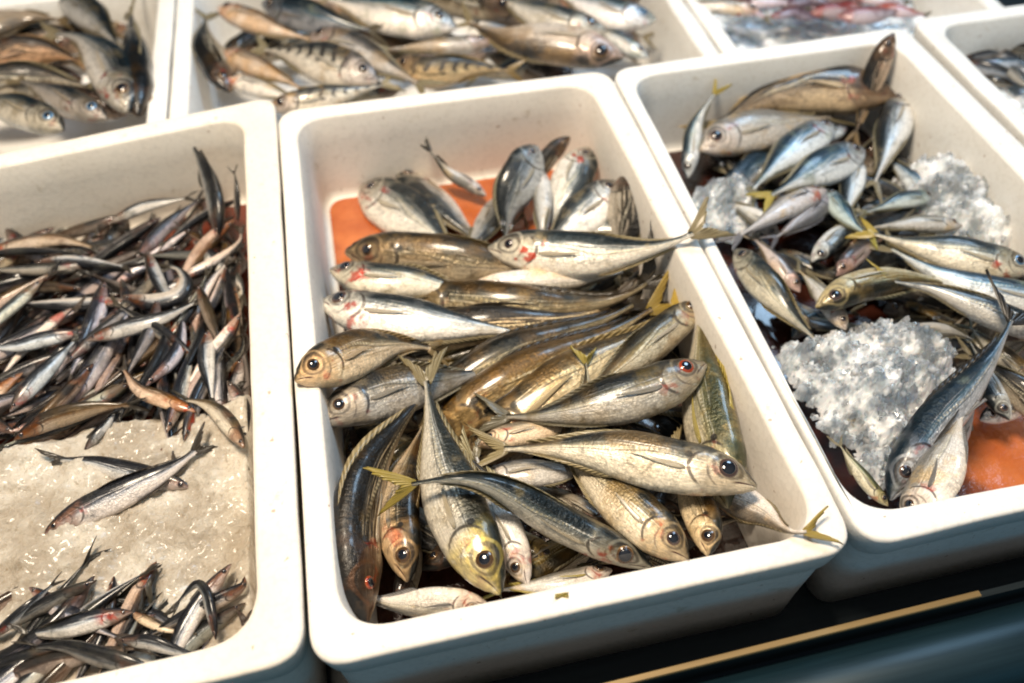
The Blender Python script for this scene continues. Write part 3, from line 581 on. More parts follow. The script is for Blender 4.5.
# --- right box
GR = 'silver fish in the right-hand box'
def sf(label, pts, z, **k): k.setdefault('group', GR); return build_fish(k.pop('nm', 'scad'), label, pts, z, **k)
for k, (hx, hy, tx, ty, z) in enumerate([(740, 170, 850, 230, -78), (830, 240, 930, 200, -78), (780, 250, 880, 290, -74), (900, 300, 990, 330, -72), (860, 190, 760, 150, -76), (950, 380, 860, 330, -70), (1000, 300, 900, 260, -70),
      (760, 240, 720, 160, -76), (810, 330, 760, 270, -66), (980, 420, 1060, 380, -66)]):
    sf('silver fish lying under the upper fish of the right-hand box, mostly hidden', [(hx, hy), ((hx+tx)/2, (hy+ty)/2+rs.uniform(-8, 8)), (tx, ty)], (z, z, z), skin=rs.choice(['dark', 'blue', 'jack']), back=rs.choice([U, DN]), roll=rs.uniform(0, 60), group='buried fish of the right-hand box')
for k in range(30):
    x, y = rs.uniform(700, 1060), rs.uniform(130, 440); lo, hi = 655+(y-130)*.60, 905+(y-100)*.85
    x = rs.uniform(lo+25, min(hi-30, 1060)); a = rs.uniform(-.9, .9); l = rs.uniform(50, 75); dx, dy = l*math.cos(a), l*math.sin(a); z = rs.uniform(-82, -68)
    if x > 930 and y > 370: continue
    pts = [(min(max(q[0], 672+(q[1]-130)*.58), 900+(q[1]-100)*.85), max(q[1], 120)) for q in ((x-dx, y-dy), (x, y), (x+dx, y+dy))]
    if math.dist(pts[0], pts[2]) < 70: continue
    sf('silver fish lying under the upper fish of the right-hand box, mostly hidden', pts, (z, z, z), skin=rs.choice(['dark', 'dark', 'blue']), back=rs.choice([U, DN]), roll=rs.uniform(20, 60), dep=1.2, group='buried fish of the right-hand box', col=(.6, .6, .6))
for k, (hx, hy, tx, ty, z) in enumerate([(905, 330, 985, 345, -54), (1010, 420, 965, 330, -56), (1040, 385, 960, 318, -50), (846, 330, 790, 262, -50), (990, 246, 900, 262, -50), (1060, 290, 960, 240, -46), (870, 440, 828, 380, -58), (935, 470, 985, 380, -56), (780, 236, 716, 196, -58), (812, 262, 866, 208, -56), (938, 206, 880, 150, -60), (846, 128, 776, 140, -60)]):
    sf('slim silver fish peeping out between the upper fish of the right-hand box', [(hx, hy), ((hx+tx)/2+rs.uniform(-6, 6), (hy+ty)/2+rs.uniform(-6, 6)), (tx, ty)], (z, z+4, z), skin=rs.choice(['silver', 'blue', 'belly', 'jack']), back=rs.choice([U, DN]), roll=rs.uniform(-20, 40), dep=1.0, eye='pale', group='half covered fish of the right-hand box', col=(.8, .84, .88))
sf('olive fish arching along the back wall of the right-hand box', [(895, 96), (862, 92), (815, 88), (768, 98), (728, 118), (690, 142)], (-40, -38, -42, -60), skin='dark', back=U, roll=5, dep=1.15, eye='pale', col=(1.35, 1.15, .9))
sf('dark fish standing up in the back right corner of the right-hand box', [(894, 33), (880, 62), (866, 98), (850, 150)], (16, -8, -40, -76), skin='dark', back=LF, roll=20, dep=.95, wid=1.1, col=(1.3, 1.1, 1))
sf('fish with a yellow tail raised near the back left corner', [(688, 178), (691, 152), (698, 120), (724, 80)], (-70, -58, -40, -12), skin='blue', back=LF, roll=0, dep=.8, tail='finy')
sf('gaping fish with white head and orange mouth at the back left', [(700, 150), (740, 134), (788, 126), (850, 112)], (-52, -50, -52, -62), skin='belly', back=U, roll=10, dep=1.15, eye='pale')
sf('grey blue fish between the gaping head and the bright blue one', [(832, 124), (800, 146), (770, 172), (738, 204)], (-50, -46, -48, -54), skin='blue', back=(-1, 1), roll=0, dep=1.1, eye='pale', col=(.85, .9, .95))
sf('bright blue-backed fish in the middle of the right-hand box', [(864, 150), (828, 166), (792, 184), (752, 206)], (-42, -38, -38, -46), skin='blue', back=(-.4, 1), roll=12, dep=1.25, tail='finy', eye='pale', col=(1.1, 1.15, 1.2))
sf('lavender-white fish below the bright blue one', [(826, 190), (790, 206), (756, 226), (722, 246)], (-44, -38, -36, -40), skin='belly', back=U, roll=-20, dep=.85, col=(.85, .88, 1), fin='fing')
sf('pale violet broad fish under the lavender one', [(832, 196), (806, 216), (785, 232), (762, 246)], (-50, -46, -46, -50), skin='belly', back=DN, roll=-10, dep=1.1, col=(.72, .74, .88), fin='fing')
sf('silver fish hanging down beside the right wall ice', [(903, 94), (894, 128), (882, 164), (866, 202)], (-44, -44, -48, -58), skin='silver', back=LF, roll=-5, dep=.95, eye='pale')
sf('beige-sided fish leaning on the right wall', [(912, 92), (932, 112), (950, 136), (966, 166)], (-30, -34, -42, -56), skin='belly', back=RG, roll=18, dep=.9, col=(.75, .65, .55))
sf('grey fish at the foot of the right ice lump', [(934, 196), (905, 200), (880, 208), (852, 216)], (-50, -46, -46, -52), skin='blue', back=U, roll=10, dep=.95, col=(.8, .9, .9))
sf('small pale fish pointing up between grey ones', [(858, 160), (852, 186), (846, 212), (838, 238)], (-54, -50, -50, -56), skin='silver', back=LF, roll=0, dep=.9, col=(.9, .95, 1))
sf('teal-tinged fish with yellow tail pointing right', [(826, 190), (842, 212), (858, 228), (884, 244)], (-50, -44, -42, -44), skin='blue', back=RG, roll=10, dep=1.0, tail='finy', col=(.85, 1, 1))
sf('white fish in front of the right ice lump', [(962, 226), (926, 224), (890, 226), (852, 230)], (-42, -38, -40, -46), skin='belly', back=U, roll=-10, dep=.85, col=(.88, .94, 1))
sf('small reddish-headed fish beside the left rim', [(800, 292), (784, 272), (768, 252), (746, 232)], (-52, -48, -46, -50), skin='bream', back=RG, roll=0, dep=.95, col=(.8, .72, .7))
sf('short dark rosy fish in the shadow at the middle', [(836, 276), (852, 258), (868, 246), (896, 232)], (-54, -50, -52, -56), skin='bream', back=U, roll=20, dep=.95, col=(.5, .42, .42))
sf('large gleaming fish with yellow flank and blue head at the right', [(1034, 270), (992, 262), (946, 252), (900, 242), (850, 226)], (-30, -28, -32, -44), skin='silver', back=U, roll=5, dep=1.05, eye='blue', tail='finy', col=(1.1, 1.05, .92))
sf('long curved blue-white fish under the large gleaming one', [(1082, 312), (1030, 300), (980, 290), (936, 274), (900, 254), (868, 234)], (-38, -36, -38, -48), skin='blue', back=U, roll=8, dep=.75, col=(1, 1.05, 1.1))
sf('yellow-striped fish with blunt end above the front ice', [(816, 308), (850, 290), (892, 281), (936, 283), (985, 292)], (-34, -30, -34, -48), skin='golden', back=DN, roll=10, dep=.85, col=(1.15, 1.2, 1.2), eye='pale')
sf('slim shiny fish stretching right from the yellow-striped one', [(1070, 340), (1020, 324), (970, 305), (925, 288), (862, 276)], (-26, -22, -22, -26), skin='silver', back=U, roll=10, dep=.68, tail='finy', dors=.4)
sf('grey-brown fish lying along the left rim of the right-hand box', [(735, 250), (762, 282), (792, 316), (838, 360)], (-44, -38, -38, -46), skin='silver', back=RG, roll=25, dep=.95, tail='fin', col=(.85, .8, .66))
sf('dark fish in the shade behind the upturned tail', [(1074, 436), (1030, 400), (990, 368), (950, 346)], (-58, -50, -50, -56), skin='dark', back=U, roll=40, dep=1.1)
sf('yellowish slip of a fish at the front left inside corner', [(888, 506), (868, 484), (850, 460), (834, 436)], (-52, -46, -46, -50), skin='green', back=RG, roll=0, dep=.8)
sf('white-bellied fish against the front wall by the orange corner', [(906, 524), (930, 490), (948, 452), (968, 398)], (-36, -27, -22, -24), skin='belly', back=LF, roll=-35, dep=1.35, fin='fing', dors=.3)
sf('steel-blue fish with upturned tail beside the front ice lump', [(890, 500), (908, 464), (934, 426), (964, 392), (994, 352), (1026, 292)], (-50, -42, -34, -22, -8, 4), skin='blue', back=LF, roll=20, dep=.72, tailw=1.9, eye='pale', eye_r=.7, fin='find', tail='find', col=(.62, .62, .66))
# --- back boxes
GB = 'fish in the box behind the centre'
def bf(label, pts, z, **k):
    k.setdefault('group', GB); k.setdefault('skin', 'bream'); k.setdefault('dep', 1.0); k.setdefault('nm', 'bream'); nm = k.pop('nm'); zz = [q-35 for q in z]
    return build_fish(nm, label, pts, zz, **k)
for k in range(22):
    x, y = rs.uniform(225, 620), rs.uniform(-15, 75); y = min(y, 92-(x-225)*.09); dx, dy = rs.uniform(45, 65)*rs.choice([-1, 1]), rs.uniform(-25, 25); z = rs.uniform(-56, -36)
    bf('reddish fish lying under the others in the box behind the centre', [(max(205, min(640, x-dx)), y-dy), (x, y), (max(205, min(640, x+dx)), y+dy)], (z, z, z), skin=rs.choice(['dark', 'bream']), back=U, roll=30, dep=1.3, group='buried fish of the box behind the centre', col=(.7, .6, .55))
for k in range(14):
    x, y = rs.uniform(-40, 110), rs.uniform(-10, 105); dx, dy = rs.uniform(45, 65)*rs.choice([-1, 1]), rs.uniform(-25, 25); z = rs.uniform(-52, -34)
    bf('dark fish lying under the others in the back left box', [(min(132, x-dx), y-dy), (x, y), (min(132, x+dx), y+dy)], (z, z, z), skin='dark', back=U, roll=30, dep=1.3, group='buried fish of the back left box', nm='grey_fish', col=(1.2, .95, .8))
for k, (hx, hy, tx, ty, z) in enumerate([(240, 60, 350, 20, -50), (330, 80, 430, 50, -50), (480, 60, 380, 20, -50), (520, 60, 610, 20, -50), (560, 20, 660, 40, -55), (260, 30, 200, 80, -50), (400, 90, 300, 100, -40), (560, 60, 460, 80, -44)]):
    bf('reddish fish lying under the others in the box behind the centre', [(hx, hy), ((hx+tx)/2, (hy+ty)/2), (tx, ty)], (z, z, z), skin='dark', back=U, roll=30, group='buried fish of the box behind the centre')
bf('dark barred fish on top near the left end of the back box', [(378, 82), (340, 68), (300, 56), (248, 46)], (-2, 2, 0, -10), skin='barred', back=U, roll=8, dep=1.3, nm='striped_bream')
bf('white fish with orange patch right of the dark barred one', [(310, 36), (345, 46), (385, 66), (440, 94)], (-2, 4, 6, 4), back=RG, roll=8, dep=.95)
bf('blue-black fish behind the dark barred one', [(262, 4), (300, 14), (340, 24), (392, 34)], (-6, -4, -6, -12), skin='blue', back=U, roll=40, dep=1.0, col=(.5, .5, .55))
bf('rosy fish with orange blotch behind the barred fish', [(218, 8), (250, 20), (282, 32), (330, 44)], (-10, -8, -8, -14), back=U, roll=-5, dep=.9, col=(1, .85, .72))
bf('pale orange fish at the left wall of the back box', [(222, 52), (250, 64), (280, 78), (316, 96)], (-14, -10, -8, -8), back=U, roll=-10, dep=.85, col=(1, .85, .7))
bf('low white fish under the pale orange one', [(226, 78), (256, 88), (286, 98), (320, 106)], (-16, -14, -12, -10), skin='belly', back=U, roll=-10, dep=.8)
bf('black fish hanging down the left wall of the back box', [(230, 92), (218, 66), (206, 40), (206, 8)], (-20, -14, -10, -12), skin='dark', back=LF, roll=30, dep=1.1)
bf('striped grey fish pressed against the rim of the centre box', [(268, 108), (305, 102), (345, 94), (402, 80)], (2, 4, 2, -4), skin='barred', back=U, roll=20, dep=.9, nm='striped_bream', col=(1.4, 1.4, 1.4))
bf('large white and blue fish at the far side of the back box', [(456, 28), (410, 18), (366, 10), (310, -6)], (-6, -2, -4, -12), skin='blue', back=U, roll=0, dep=1.2, col=(1.1, 1.0, .92))
bf('pale fish with orange spot and red mouth in the middle', [(493, 42), (450, 46), (415, 48), (370, 50)], (-8, -6, -8, -14), back=U, roll=-10, dep=.75)
bf('dark gold fish below the pale orange-spotted one', [(395, 62), (430, 72), (475, 68), (530, 72)], (-14, -12, -14, -20), skin='barred', back=U, roll=30, dep=1.0, col=(1.1, .9, .6), nm='striped_bream')
bf('long pinkish-white fish with yellow spot along the near rim', [(623, 58), (580, 48), (540, 42), (500, 36), (450, 14)], (2, 4, 2, -6), back=DN, roll=-5, dep=1.0, col=(1.05, .98, .9))
bf('silver fish with bluish scales behind the pinkish-white one', [(606, 32), (565, 24), (525, 10), (480, -10)], (-4, -2, -4, -10), skin='silver', back=U, roll=0, dep=1.05, col=(1, .97, .92))
bf('blue-headed fish with pink lip at the right wall of the back box', [(656, 20), (622, 16), (590, 6), (540, -14)], (-2, 0, -4, -10), skin='blue', back=U, roll=0, dep=1.15, eye='blue', col=(1.1, 1.05, 1.05))
bf('small bluish fish under the pink-lipped one', [(648, 58), (628, 46), (610, 36), (585, 20)], (-18, -16, -18, -24), skin='blue', back=U, roll=0, dep=.8, nm='scad')
bf('dark fish at the far edge behind the white and blue one', [(520, 10), (470, 0), (430, -6), (380, -20)], (-12, -10, -12, -18), skin='dark', back=U, roll=40, dep=1.1)
GL = 'grey fish in the back left box'
bf('grey fish with bright blue eye patch nearest the anchovy box rim', [(63, 130), (34, 116), (0, 106), (-60, 98)], (6, 6, 2, -8), skin='silver', back=U, roll=5, dep=.95, eye='blue', group=GL, nm='grey_fish', col=(.82, .76, .66))
bf('grey fish with red lips between the blue-eyed and the bent one', [(107, 119), (78, 106), (48, 92), (8, 76)], (0, 2, -2, -10), skin='silver', back=U, roll=5, dep=.85, eye='blue', group=GL, nm='grey_fish', col=(.7, .64, .6))
bf('bent grey fish curving down to the near right corner', [(128, 112), (116, 80), (98, 52), (70, 36), (30, 36)], (4, 8, 6, -4), skin='silver', back=RG, roll=8, dep=.95, group=GL, nm='grey_fish', col=(.85, .82, .8))
bf('black fish lying along the right wall of the back left box', [(138, 116), (136, 84), (134, 50), (130, 2)], (-2, -2, -4, -10), skin='dark', back=RG, roll=60, dep=.85, group=GL, nm='grey_fish')
bf('slate fish coming in from the far edge of the back left box', [(62, -8), (88, 14), (108, 34), (132, 62)], (-8, -6, -8, -14), skin='silver', back=RG, roll=10, dep=1.0, group=GL, nm='grey_fish', col=(.55, .55, .56))
bf('brown-black fish in the middle of the back left box', [(-30, 62), (10, 54), (50, 52), (96, 66)], (-8, -6, -8, -14), skin='dark', back=U, roll=30, dep=1.2, group=GL, nm='grey_fish', col=(1.4, 1, .8))
bf('beige fish at the left edge of the back left box', [(-60, 36), (-10, 26), (30, 18), (80, 22)], (-14, -12, -14, -18), skin='belly', back=DN, roll=0, dep=1.1, group=GL, nm='grey_fish', col=(.6, .5, .4))
bf('second dark fish low behind the red-lipped one', [(-50, 92), (0, 84), (50, 80), (110, 92)], (-18, -16, -18, -22), skin='dark', back=U, roll=30, dep=1.1, group=GL, nm='grey_fish')
# pink seafood far right back, dark fish far right
rs = random.Random(11)
for k in range(26):
    x, y = rs.uniform(745, 905), rs.uniform(-22, 16); a = rs.uniform(-.6, .6); l = rs.uniform(22, 42)
    dx, dy = l*math.cos(a), l*math.sin(a)*.6; z = rs.uniform(-62, -40)
    build_fish('red_mullet', 'small pink fish in the blurred heap at the far back', [(x-dx, y-dy), (x, y+rs.uniform(-3, 3)), (x+dx, y+dy)], (z, z+3, z), skin='pink', back=U, roll=rs.uniform(-20, 40), small=True, dep=2.0, wid=1.6,
               shape='slim', col=rs.choice([(.8, .8, .9), (.5, .5, .65), (1, .9, .95), (.25, .22, .3)]), group='pink fish heaped at the far back')
bf('rosy white fish alone at the left of the far back box', [(760, 12), (735, 8), (706, 6), (670, 0)], (-2, 0, -2, -8), back=U, roll=0, dep=.85)
for k in range(16):
    x, y = rs.uniform(965, 1075), rs.uniform(32, 78)+rs.uniform(0, 10); a = rs.uniform(-.2, .7); l = rs.uniform(24, 42); z = rs.uniform(-56, -42)
    dx, dy = l*math.cos(a), l*math.sin(a)
    build_fish('dark_fish', 'small dark fish on the ice of the far right box', [(x-dx, y-dy), (x, y+rs.uniform(-3, 3)), (x+dx, y+dy)], (z, z+4, z), skin=rs.choice(['dark', 'anch', 'blue']), back=U, roll=rs.uniform(0, 50), small=True, dep=1.6, wid=1.4,
               shape='slim', col=(.6, .64, .72), group='dark fish of the far right box')
# --- left box: anchovies
GA = 'anchovies in the left box'
def an(label, pts, z, **k):
    k.setdefault('group', GA); k.setdefault('skin', 'anch'); k.setdefault('shape', 'slim'); k.setdefault('fin', 'find'); k.setdefault('back', U); k.setdefault('eye', 'pale')
    k.setdefault('small', True); return build_fish('anchovy', label, pts, z, **k)
an('silvery anchovy lying alone diagonally across the bare ice', [(44, 534), (82, 512), (130, 490), (175, 466), (217, 433)], (-43, -40, -40, -38), roll=15, dep=1.25, small=False, pect=False, eye='gold', col=(1.05, 1, 1))
an('anchovy crossing under the lone diagonal one on the ice', [(192, 488), (160, 480), (120, 470), (85, 461), (36, 459)], (-48, -45, -45, -44), roll=25, dep=1.1)
an('black anchovy with tail raised against the tan back wall', [(218, 240), (216, 205), (206, 172), (184, 130)], (-56, -40, -30, -16), roll=50, back=RG, dep=1.25, col=(.5, .5, .5), small=False, pect=False)
an('short black anchovy upright in the far right corner', [(238, 222), (237, 200), (236, 182), (232, 165)], (-56, -44, -34, -26), roll=40, back=RG, dep=1.0, col=(.5, .45, .4))
an('anchovy curled into a ring in the middle of the heap', [(122, 296), (150, 303), (178, 297), (186, 281), (174, 267), (150, 272)], (-48, -46, -44, -46), roll=0, back=DN, dep=1.1, skin='anch', col=(1.1, 1.05, 1))
an('long pale-bellied anchovy across the heap below the ring', [(86, 341), (125, 328), (165, 317), (210, 294)], (-44, -42, -42, -44), roll=0, dep=1.2, skin='anch', col=(1.1, 1.1, 1.1))
an('white-sided anchovy under the far wall', [(108, 224), (140, 208), (165, 202), (200, 196)], (-68, -64, -62, -62), roll=-10, dep=1.2)
an('brown anchovy bent along the far wall at the left', [(-20, 256), (20, 245), (60, 240), (110, 252)], (-66, -62, -62, -66), roll=-10, skin='anchb', dep=1.1)
an('steel-blue anchovy pointing into the left edge of the heap', [(82, 332), (48, 338), (15, 346), (-25, 350)], (-48, -46, -46, -50), roll=20, dep=1.2, col=(1.2, 1.3, 1.4))
an('blue-sided anchovy slanting up from the left edge', [(10, 412), (32, 385), (58, 358), (84, 330)], (-46, -44, -46, -50), roll=15, dep=1.25, col=(1.1, 1.2, 1.3))
an('black-backed anchovy at the near edge of the heap', [(14, 440), (50, 420), (95, 408), (150, 404)], (-44, -40, -40, -42), roll=40, dep=1.25, skin='anchb', col=(.8, .8, .8))
an('brownish anchovy with head toward the ice at the right', [(196, 412), (165, 400), (138, 388), (118, 360)], (-42, -40, -40, -44), roll=-10, skin='anchb', dep=1.1, col=(1.2, 1.1, 1.05))
an('short steel anchovy dipping into the ice edge', [(84, 452), (96, 436), (108, 422), (120, 402)], (-46, -42, -42, -46), roll=10, dep=1.2)
an('pale anchovy standing along the right wall', [(208, 330), (206, 360), (210, 385), (214, 415)], (-44, -40, -40, -44), roll=0, back=LF, dep=1.2, col=(1.2, 1.2, 1.2))
an('curved grey anchovy ending at the right rim', [(244, 448), (226, 420), (205, 404), (172, 398)], (-34, -36, -38, -42), roll=10, dep=1.2, skin='anchb', col=(1.1, 1.15, 1.1))
an('largest near anchovy with reddish head at the front', [(132, 612), (95, 620), (58, 630), (10, 636)], (-34, -32, -32, -36), roll=8, dep=1.35, small=False, pect=False, eye='gold')
an('anchovy bent sharply like a hook by the front corner', [(216, 640), (212, 615), (206, 592), (196, 584), (180, 600), (168, 618)], (-34, -30, -28, -30, -34), roll=50, back=RG, dep=1.0)
an('dark anchovy pointing to the lower left corner', [(-10, 640), (20, 614), (40, 596), (62, 576)], (-38, -34, -34, -40), roll=45, dep=1.2)
an('blue-black anchovy along the front wall', [(118, 640), (150, 642), (175, 650), (215, 660)], (-32, -30, -32, -36), roll=35, dep=1.2)
an('black-backed anchovy lowest at the front wall', [(150, 668), (100, 656), (60, 646), (15, 650)], (-26, -26, -28, -32), roll=55, dep=1.25, col=(.7, .7, .7))
an('small golden anchovy beside the reddish-headed one', [(130, 612), (150, 622), (170, 630), (200, 634)], (-40, -38, -38, -42), roll=-20, dep=1.1, skin='anchb', col=(1.3, 1.2, 1))
def scatter(n, poly, z0, z1, ang, length, label, group, seed, gap):
    r = random.Random(seed); got = []; tries = 0
    (ax, ay), (bx, by), (cx, cy), (dx, dy) = poly
    while len(got) < n and tries < 4000:
        tries += 1; a, b = r.random(), r.random()
        x = lerp(lerp(ax, bx, a), lerp(dx, cx, a), b); y = lerp(lerp(ay, by, a), lerp(dy, cy, a), b); z = r.uniform(z0, z1)
        p = at(x, y, z)
        if any((p.xy-q.xy).length < gap and abs(p.z-q.z) < .012 for q in got): continue
        got.append(p); th = math.radians(ang(a, b, r)); L = length*r.uniform(.85, 1.12); d = V((math.cos(th), math.sin(th), r.uniform(-.12, .12)))
        if r.random() < .5: d = -d
        s = V((-d.y, d.x, 0))*r.uniform(-.007, .007)*(2 if r.random() < .15 else 1)
        P = [p+d*L*.5, p+d*L*.17+s, p-d*L*.17+s*.8, p-d*L*.5]
        for q in P:      # keep inside the walls
            q.x = min(q.x, at(250, 400, q.z).x-.006+.03*max(0, -q.z-.05)); q.z = max(q.z, -.088)
        dk = r.choice([.3, .45, .7, 1, 1.2, 1.45])
        an(label, None, None, world=P, roll=r.choice([-20, 5, 15, 30, 45, 60]), dep=r.uniform(.82, 1.1), back=r.choice([U, U, DN, LF]), skin=r.choice(['anch', 'anch', 'anchb']), group=group,
           col=(dk*r.uniform(.95, 1.1), dk*r.uniform(.92, 1.0), dk*r.uniform(.85, 1.05)))
WA = [('slim anchovy jumbled in the dark heap below the far wall of the left box', 'anchovies heaped below the far wall'), ('slim anchovy among those slanting at the left of the heap', 'anchovies slanting at the left of the heap'),
      ('slim anchovy among those standing in rows along the right wall of the left box', 'anchovies in rows along the right wall'), ('slim anchovy in the heap at the front of the left box', 'anchovies heaped at the front')]
scatter(34, [(-20, 255), (235, 215), (240, 300), (-30, 320)], -.080, -.056, lambda a, b, r: r.gauss(5+a*25, 26), .108, *WA[0], 5, .012)
scatter(38, [(-30, 320), (130, 310), (150, 425), (-40, 440)], -.074, -.046, lambda a, b, r: r.gauss(38, 22), .108, *WA[1], 6, .011)
scatter(48, [(130, 300), (240, 240), (246, 440), (140, 420)], -.076, -.044, lambda a, b, r: r.gauss(88, 24), .102, *WA[2], 8, .0095)
scatter(50, [(-40, 620), (226, 600), (226, 660), (-40, 690)], -.062, -.036, lambda a, b, r: r.gauss(10+a*30, 34), .098, *WA[3], 9, .0085)

scatter(112, [(-30, 235), (232, 222), (240, 420), (-40, 430)], -.088, -.074, lambda a, b, r: r.gauss(30+a*40, 30), .10, 'anchovy at the bottom of the heap, glimpsed between the upper ones', 'anchovies at the bottom of the heap', 15, .0065)
# ------------------------------------------------------------------ ice
def ice_mat(name, c1, c2, trans, deep, sss, r0, b1):
    t = NT(name); oc = t.n('ShaderNodeTexCoord').outputs['Object']
    n1 = t.noise(oc, 26, 5); n2 = t.noise(oc, 210, 5, .7); n3 = t.noise(oc, 620, 4, .7)
    c = t.mix(t.ss(n1, .38, .62), c1, c2); c = t.mix(t.ma('MULTIPLY', t.ss(n2, .54, .70), .6), c, deep)
    bm = t.bump(n2, b1, .004); bm = t.bump(n3, b1, .002, bm)
    t.set(Base_Color=c, Roughness=t.ma('MULTIPLY_ADD', n2, .5, r0), Transmission_Weight=trans, IOR=1.31, Normal=bm, Subsurface_Weight=sss, Coat_Weight=.32, Coat_Roughness=.14, Subsurface_Radius=(.016, .019, .022), Subsurface_Scale=.5)
    return t.m
M['slush'] = ice_mat('tan_slush', (.50, .43, .34), (.76, .70, .60), 0, (.34, .26, .165), .5, -.1, .75)
t = NT('clear_crushed_ice'); oc = t.n('ShaderNodeTexCoord').outputs['Object']
n1 = t.noise(oc, 45, 3); n2 = t.noise(oc, 160, 3, .6); n3 = t.noise(oc, 400, 2)
vo = t.n('ShaderNodeTexVoronoi'); t.put(vo.inputs['Vector'], oc); vo.inputs['Scale'].default_value = 150
c = t.ramp(t.ma('ADD', t.ma('MULTIPLY', n1, .6), t.ma('MULTIPLY', n2, .4)), [(.34, (.60, .69, .76)), (.48, (.84, .89, .93)), (.6, (.96, .98, .99))])
t.set(Base_Color=c, Roughness=t.ma('MULTIPLY_ADD', n2, .3, .0), Transmission_Weight=t.ma('MULTIPLY', t.ss(n1, .6, .4), .7), IOR=1.31, Normal=t.bump(n2, .35, .003), Subsurface_Weight=.6, Subsurface_Radius=(.012, .015, .017), Subsurface_Scale=.7, Coat_Weight=.8, Coat_Roughness=.03)
M['ice'] = t.m
t = NT('ice_splinter'); t.set(Base_Color=(.93, .97, 1), Roughness=.04, Transmission_Weight=.92, IOR=1.31); M['splinter'] = t.m
def mound(name, label, x0, x1, y0, y1, hfun, base, mat, step=.0016, zt=0, seed=0):
    nx, ny = int((x1-x0)/step), int((y1-y0)/step); org = V(((x0+x1)/2, (y0+y1)/2, base)); vs = []; fs = []; idx = {}
    H = {}
    for i in range(nx+1):
        for j in range(ny+1):
            h = hfun(x0+i*step, y0+j*step)
            H[i, j] = h
    keep = [(i, j) for i in range(nx) for j in range(ny) if max(H[i, j], H[i+1, j], H[i, j+1], H[i+1, j+1]) > base]
    def vid(i, j, top):
        k = (i, j, top)
        if k not in idx: idx[k] = len(vs); vs.append(V((x0+i*step, y0+j*step, (max(H[i, j], base+.0004) if top else base)))-org)
        return idx[k]
    ks = set(keep)
    for i, j in keep:
        fs.append((vid(i, j, 1), vid(i+1, j, 1), vid(i+1, j+1, 1), vid(i, j+1, 1)))
        fs.append((vid(i, j, 0), vid(i, j+1, 0), vid(i+1, j+1, 0), vid(i+1, j, 0)))
        for (di, dj, a, b) in ((0, -1, (i, j), (i+1, j)), (1, 0, (i+1, j), (i+1, j+1)), (0, 1, (i+1, j+1), (i, j+1)), (-1, 0, (i, j+1), (i, j))):
            if (i+di, j+dj) not in ks: fs.append((vid(*a, 0), vid(*b, 0), vid(*b, 1), vid(*a, 1)))
    return tag(mesh(name, vs, fs, mat, None, None, True, org), label, 'ice', None, 'stuff')
def fbm(x, y, f, o, sd, g=.55):
    s = 0; a = 1
    for k in range(o): s += a*noise.noise(V((x*f, y*f, sd+k*3.1))); f *= 2.05; a *= g
    return s
pa, pb = at(0, 428, -.05), at(200, 385, -.05)
yl = pb.y
def hl(x, y):
    e = (yl+.012*noise.noise(V((x*18, 3, 1)))-y)/.03
    z = -.046+.0075*fbm(x, y, 20, 2, 1)+.0035*fbm(x, y, 60, 2, 6)+.0024*fbm(x, y, 150, 4, 4, .7)
    return z-.05*max(0, 1-max(0, e))**1.5 if e > -.2 else -.2
mound('ice_bed', 'tan slushy ice bed between the two heaps of anchovies', -.49, at(250, 500, -.05).x+.001, -.245, yl+.01, hl, -.0925, M['slush'], .0019)
def chip(x, y, cell, sd):
    """facets of broken ice: a random tilted plane per cell"""
    ci, cj = math.floor(x/cell), math.floor(y/cell); best = (9, 0, 0, 0, 0)
    for i in (ci-1, ci, ci+1):
        for j in (cj-1, cj, cj+1):
            h = noise.cell_vector(V((i+.5, j+.5, sd*7.3+.5))); g = noise.cell_vector(V((i+.5, j+.5, sd*7.3+50.5)))
            px_, py_ = (i+h.x)*cell, (j+h.y)*cell; d = (x-px_)**2+(y-py_)**2
            if d < best[0]: best = (d, h.z, g.x-.5, g.y-.5, (x-px_, y-py_))
    d, z, gx, gy, q = best
    return (z-.5)*1.6+(gx*q[0]+gy*q[1])/cell*2.6
g_ = (1+5**.5)/2
ICO = [V(q).normalized() for q in ((-1, g_, 0), (1, g_, 0), (-1, -g_, 0), (1, -g_, 0), (0, -1, g_), (0, 1, g_), (0, -1, -g_), (0, 1, -g_), (g_, 0, -1), (g_, 0, 1), (-g_, 0, -1), (-g_, 0, 1))]
ICOF = [(0, 11, 5), (0, 5, 1), (0, 1, 7), (0, 7, 10), (0, 10, 11), (1, 5, 9), (5, 11, 4), (11, 10, 2), (10, 7, 6), (7, 1, 8), (3, 9, 4), (3, 4, 2), (3, 2, 6), (3, 6, 8), (3, 8, 9), (4, 9, 5), (2, 4, 11), (6, 2, 10), (8, 6, 7), (9, 8, 1)]
def lump(poly, zb, zt, sd, rough=1.0):
    P = [at(x, y, z).xy for x, y, z in poly]
    def inside(x, y):
        d = 1e9; ins = False
        for a, b in zip(P, P[1:]+P[:1]):
            if (a.y > y) != (b.y > y) and x < (b.x-a.x)*(y-a.y)/(b.y-a.y)+a.x: ins = not ins
            e = b-a; t = max(0, min(1, ((x-a.x)*e.x+(y-a.y)*e.y)/e.length_squared)); d = min(d, math.hypot(x-a.x-e.x*t, y-a.y-e.y*t))
        return d if ins else -d
    def h(x, y):
        d = inside(x, y)+.011*fbm(x, y, 62, 4, sd+9, .65)
        if d < -.001: return -.3
        k = min(1, max(0, d)/.028)**.8
        return zb+(zt-zb)*k+rough*(.009*fbm(x, y, 40, 2, sd)+chip(x, y, .0085, sd)*.0021+chip(x, y, .0040, sd+1)*.0011)*(.4+k)
    xs = [p.x for p in P]; ys = [p.y for p in P]
    return min(xs)-.008, max(xs)+.008, min(ys)-.008, max(ys)+.008, h
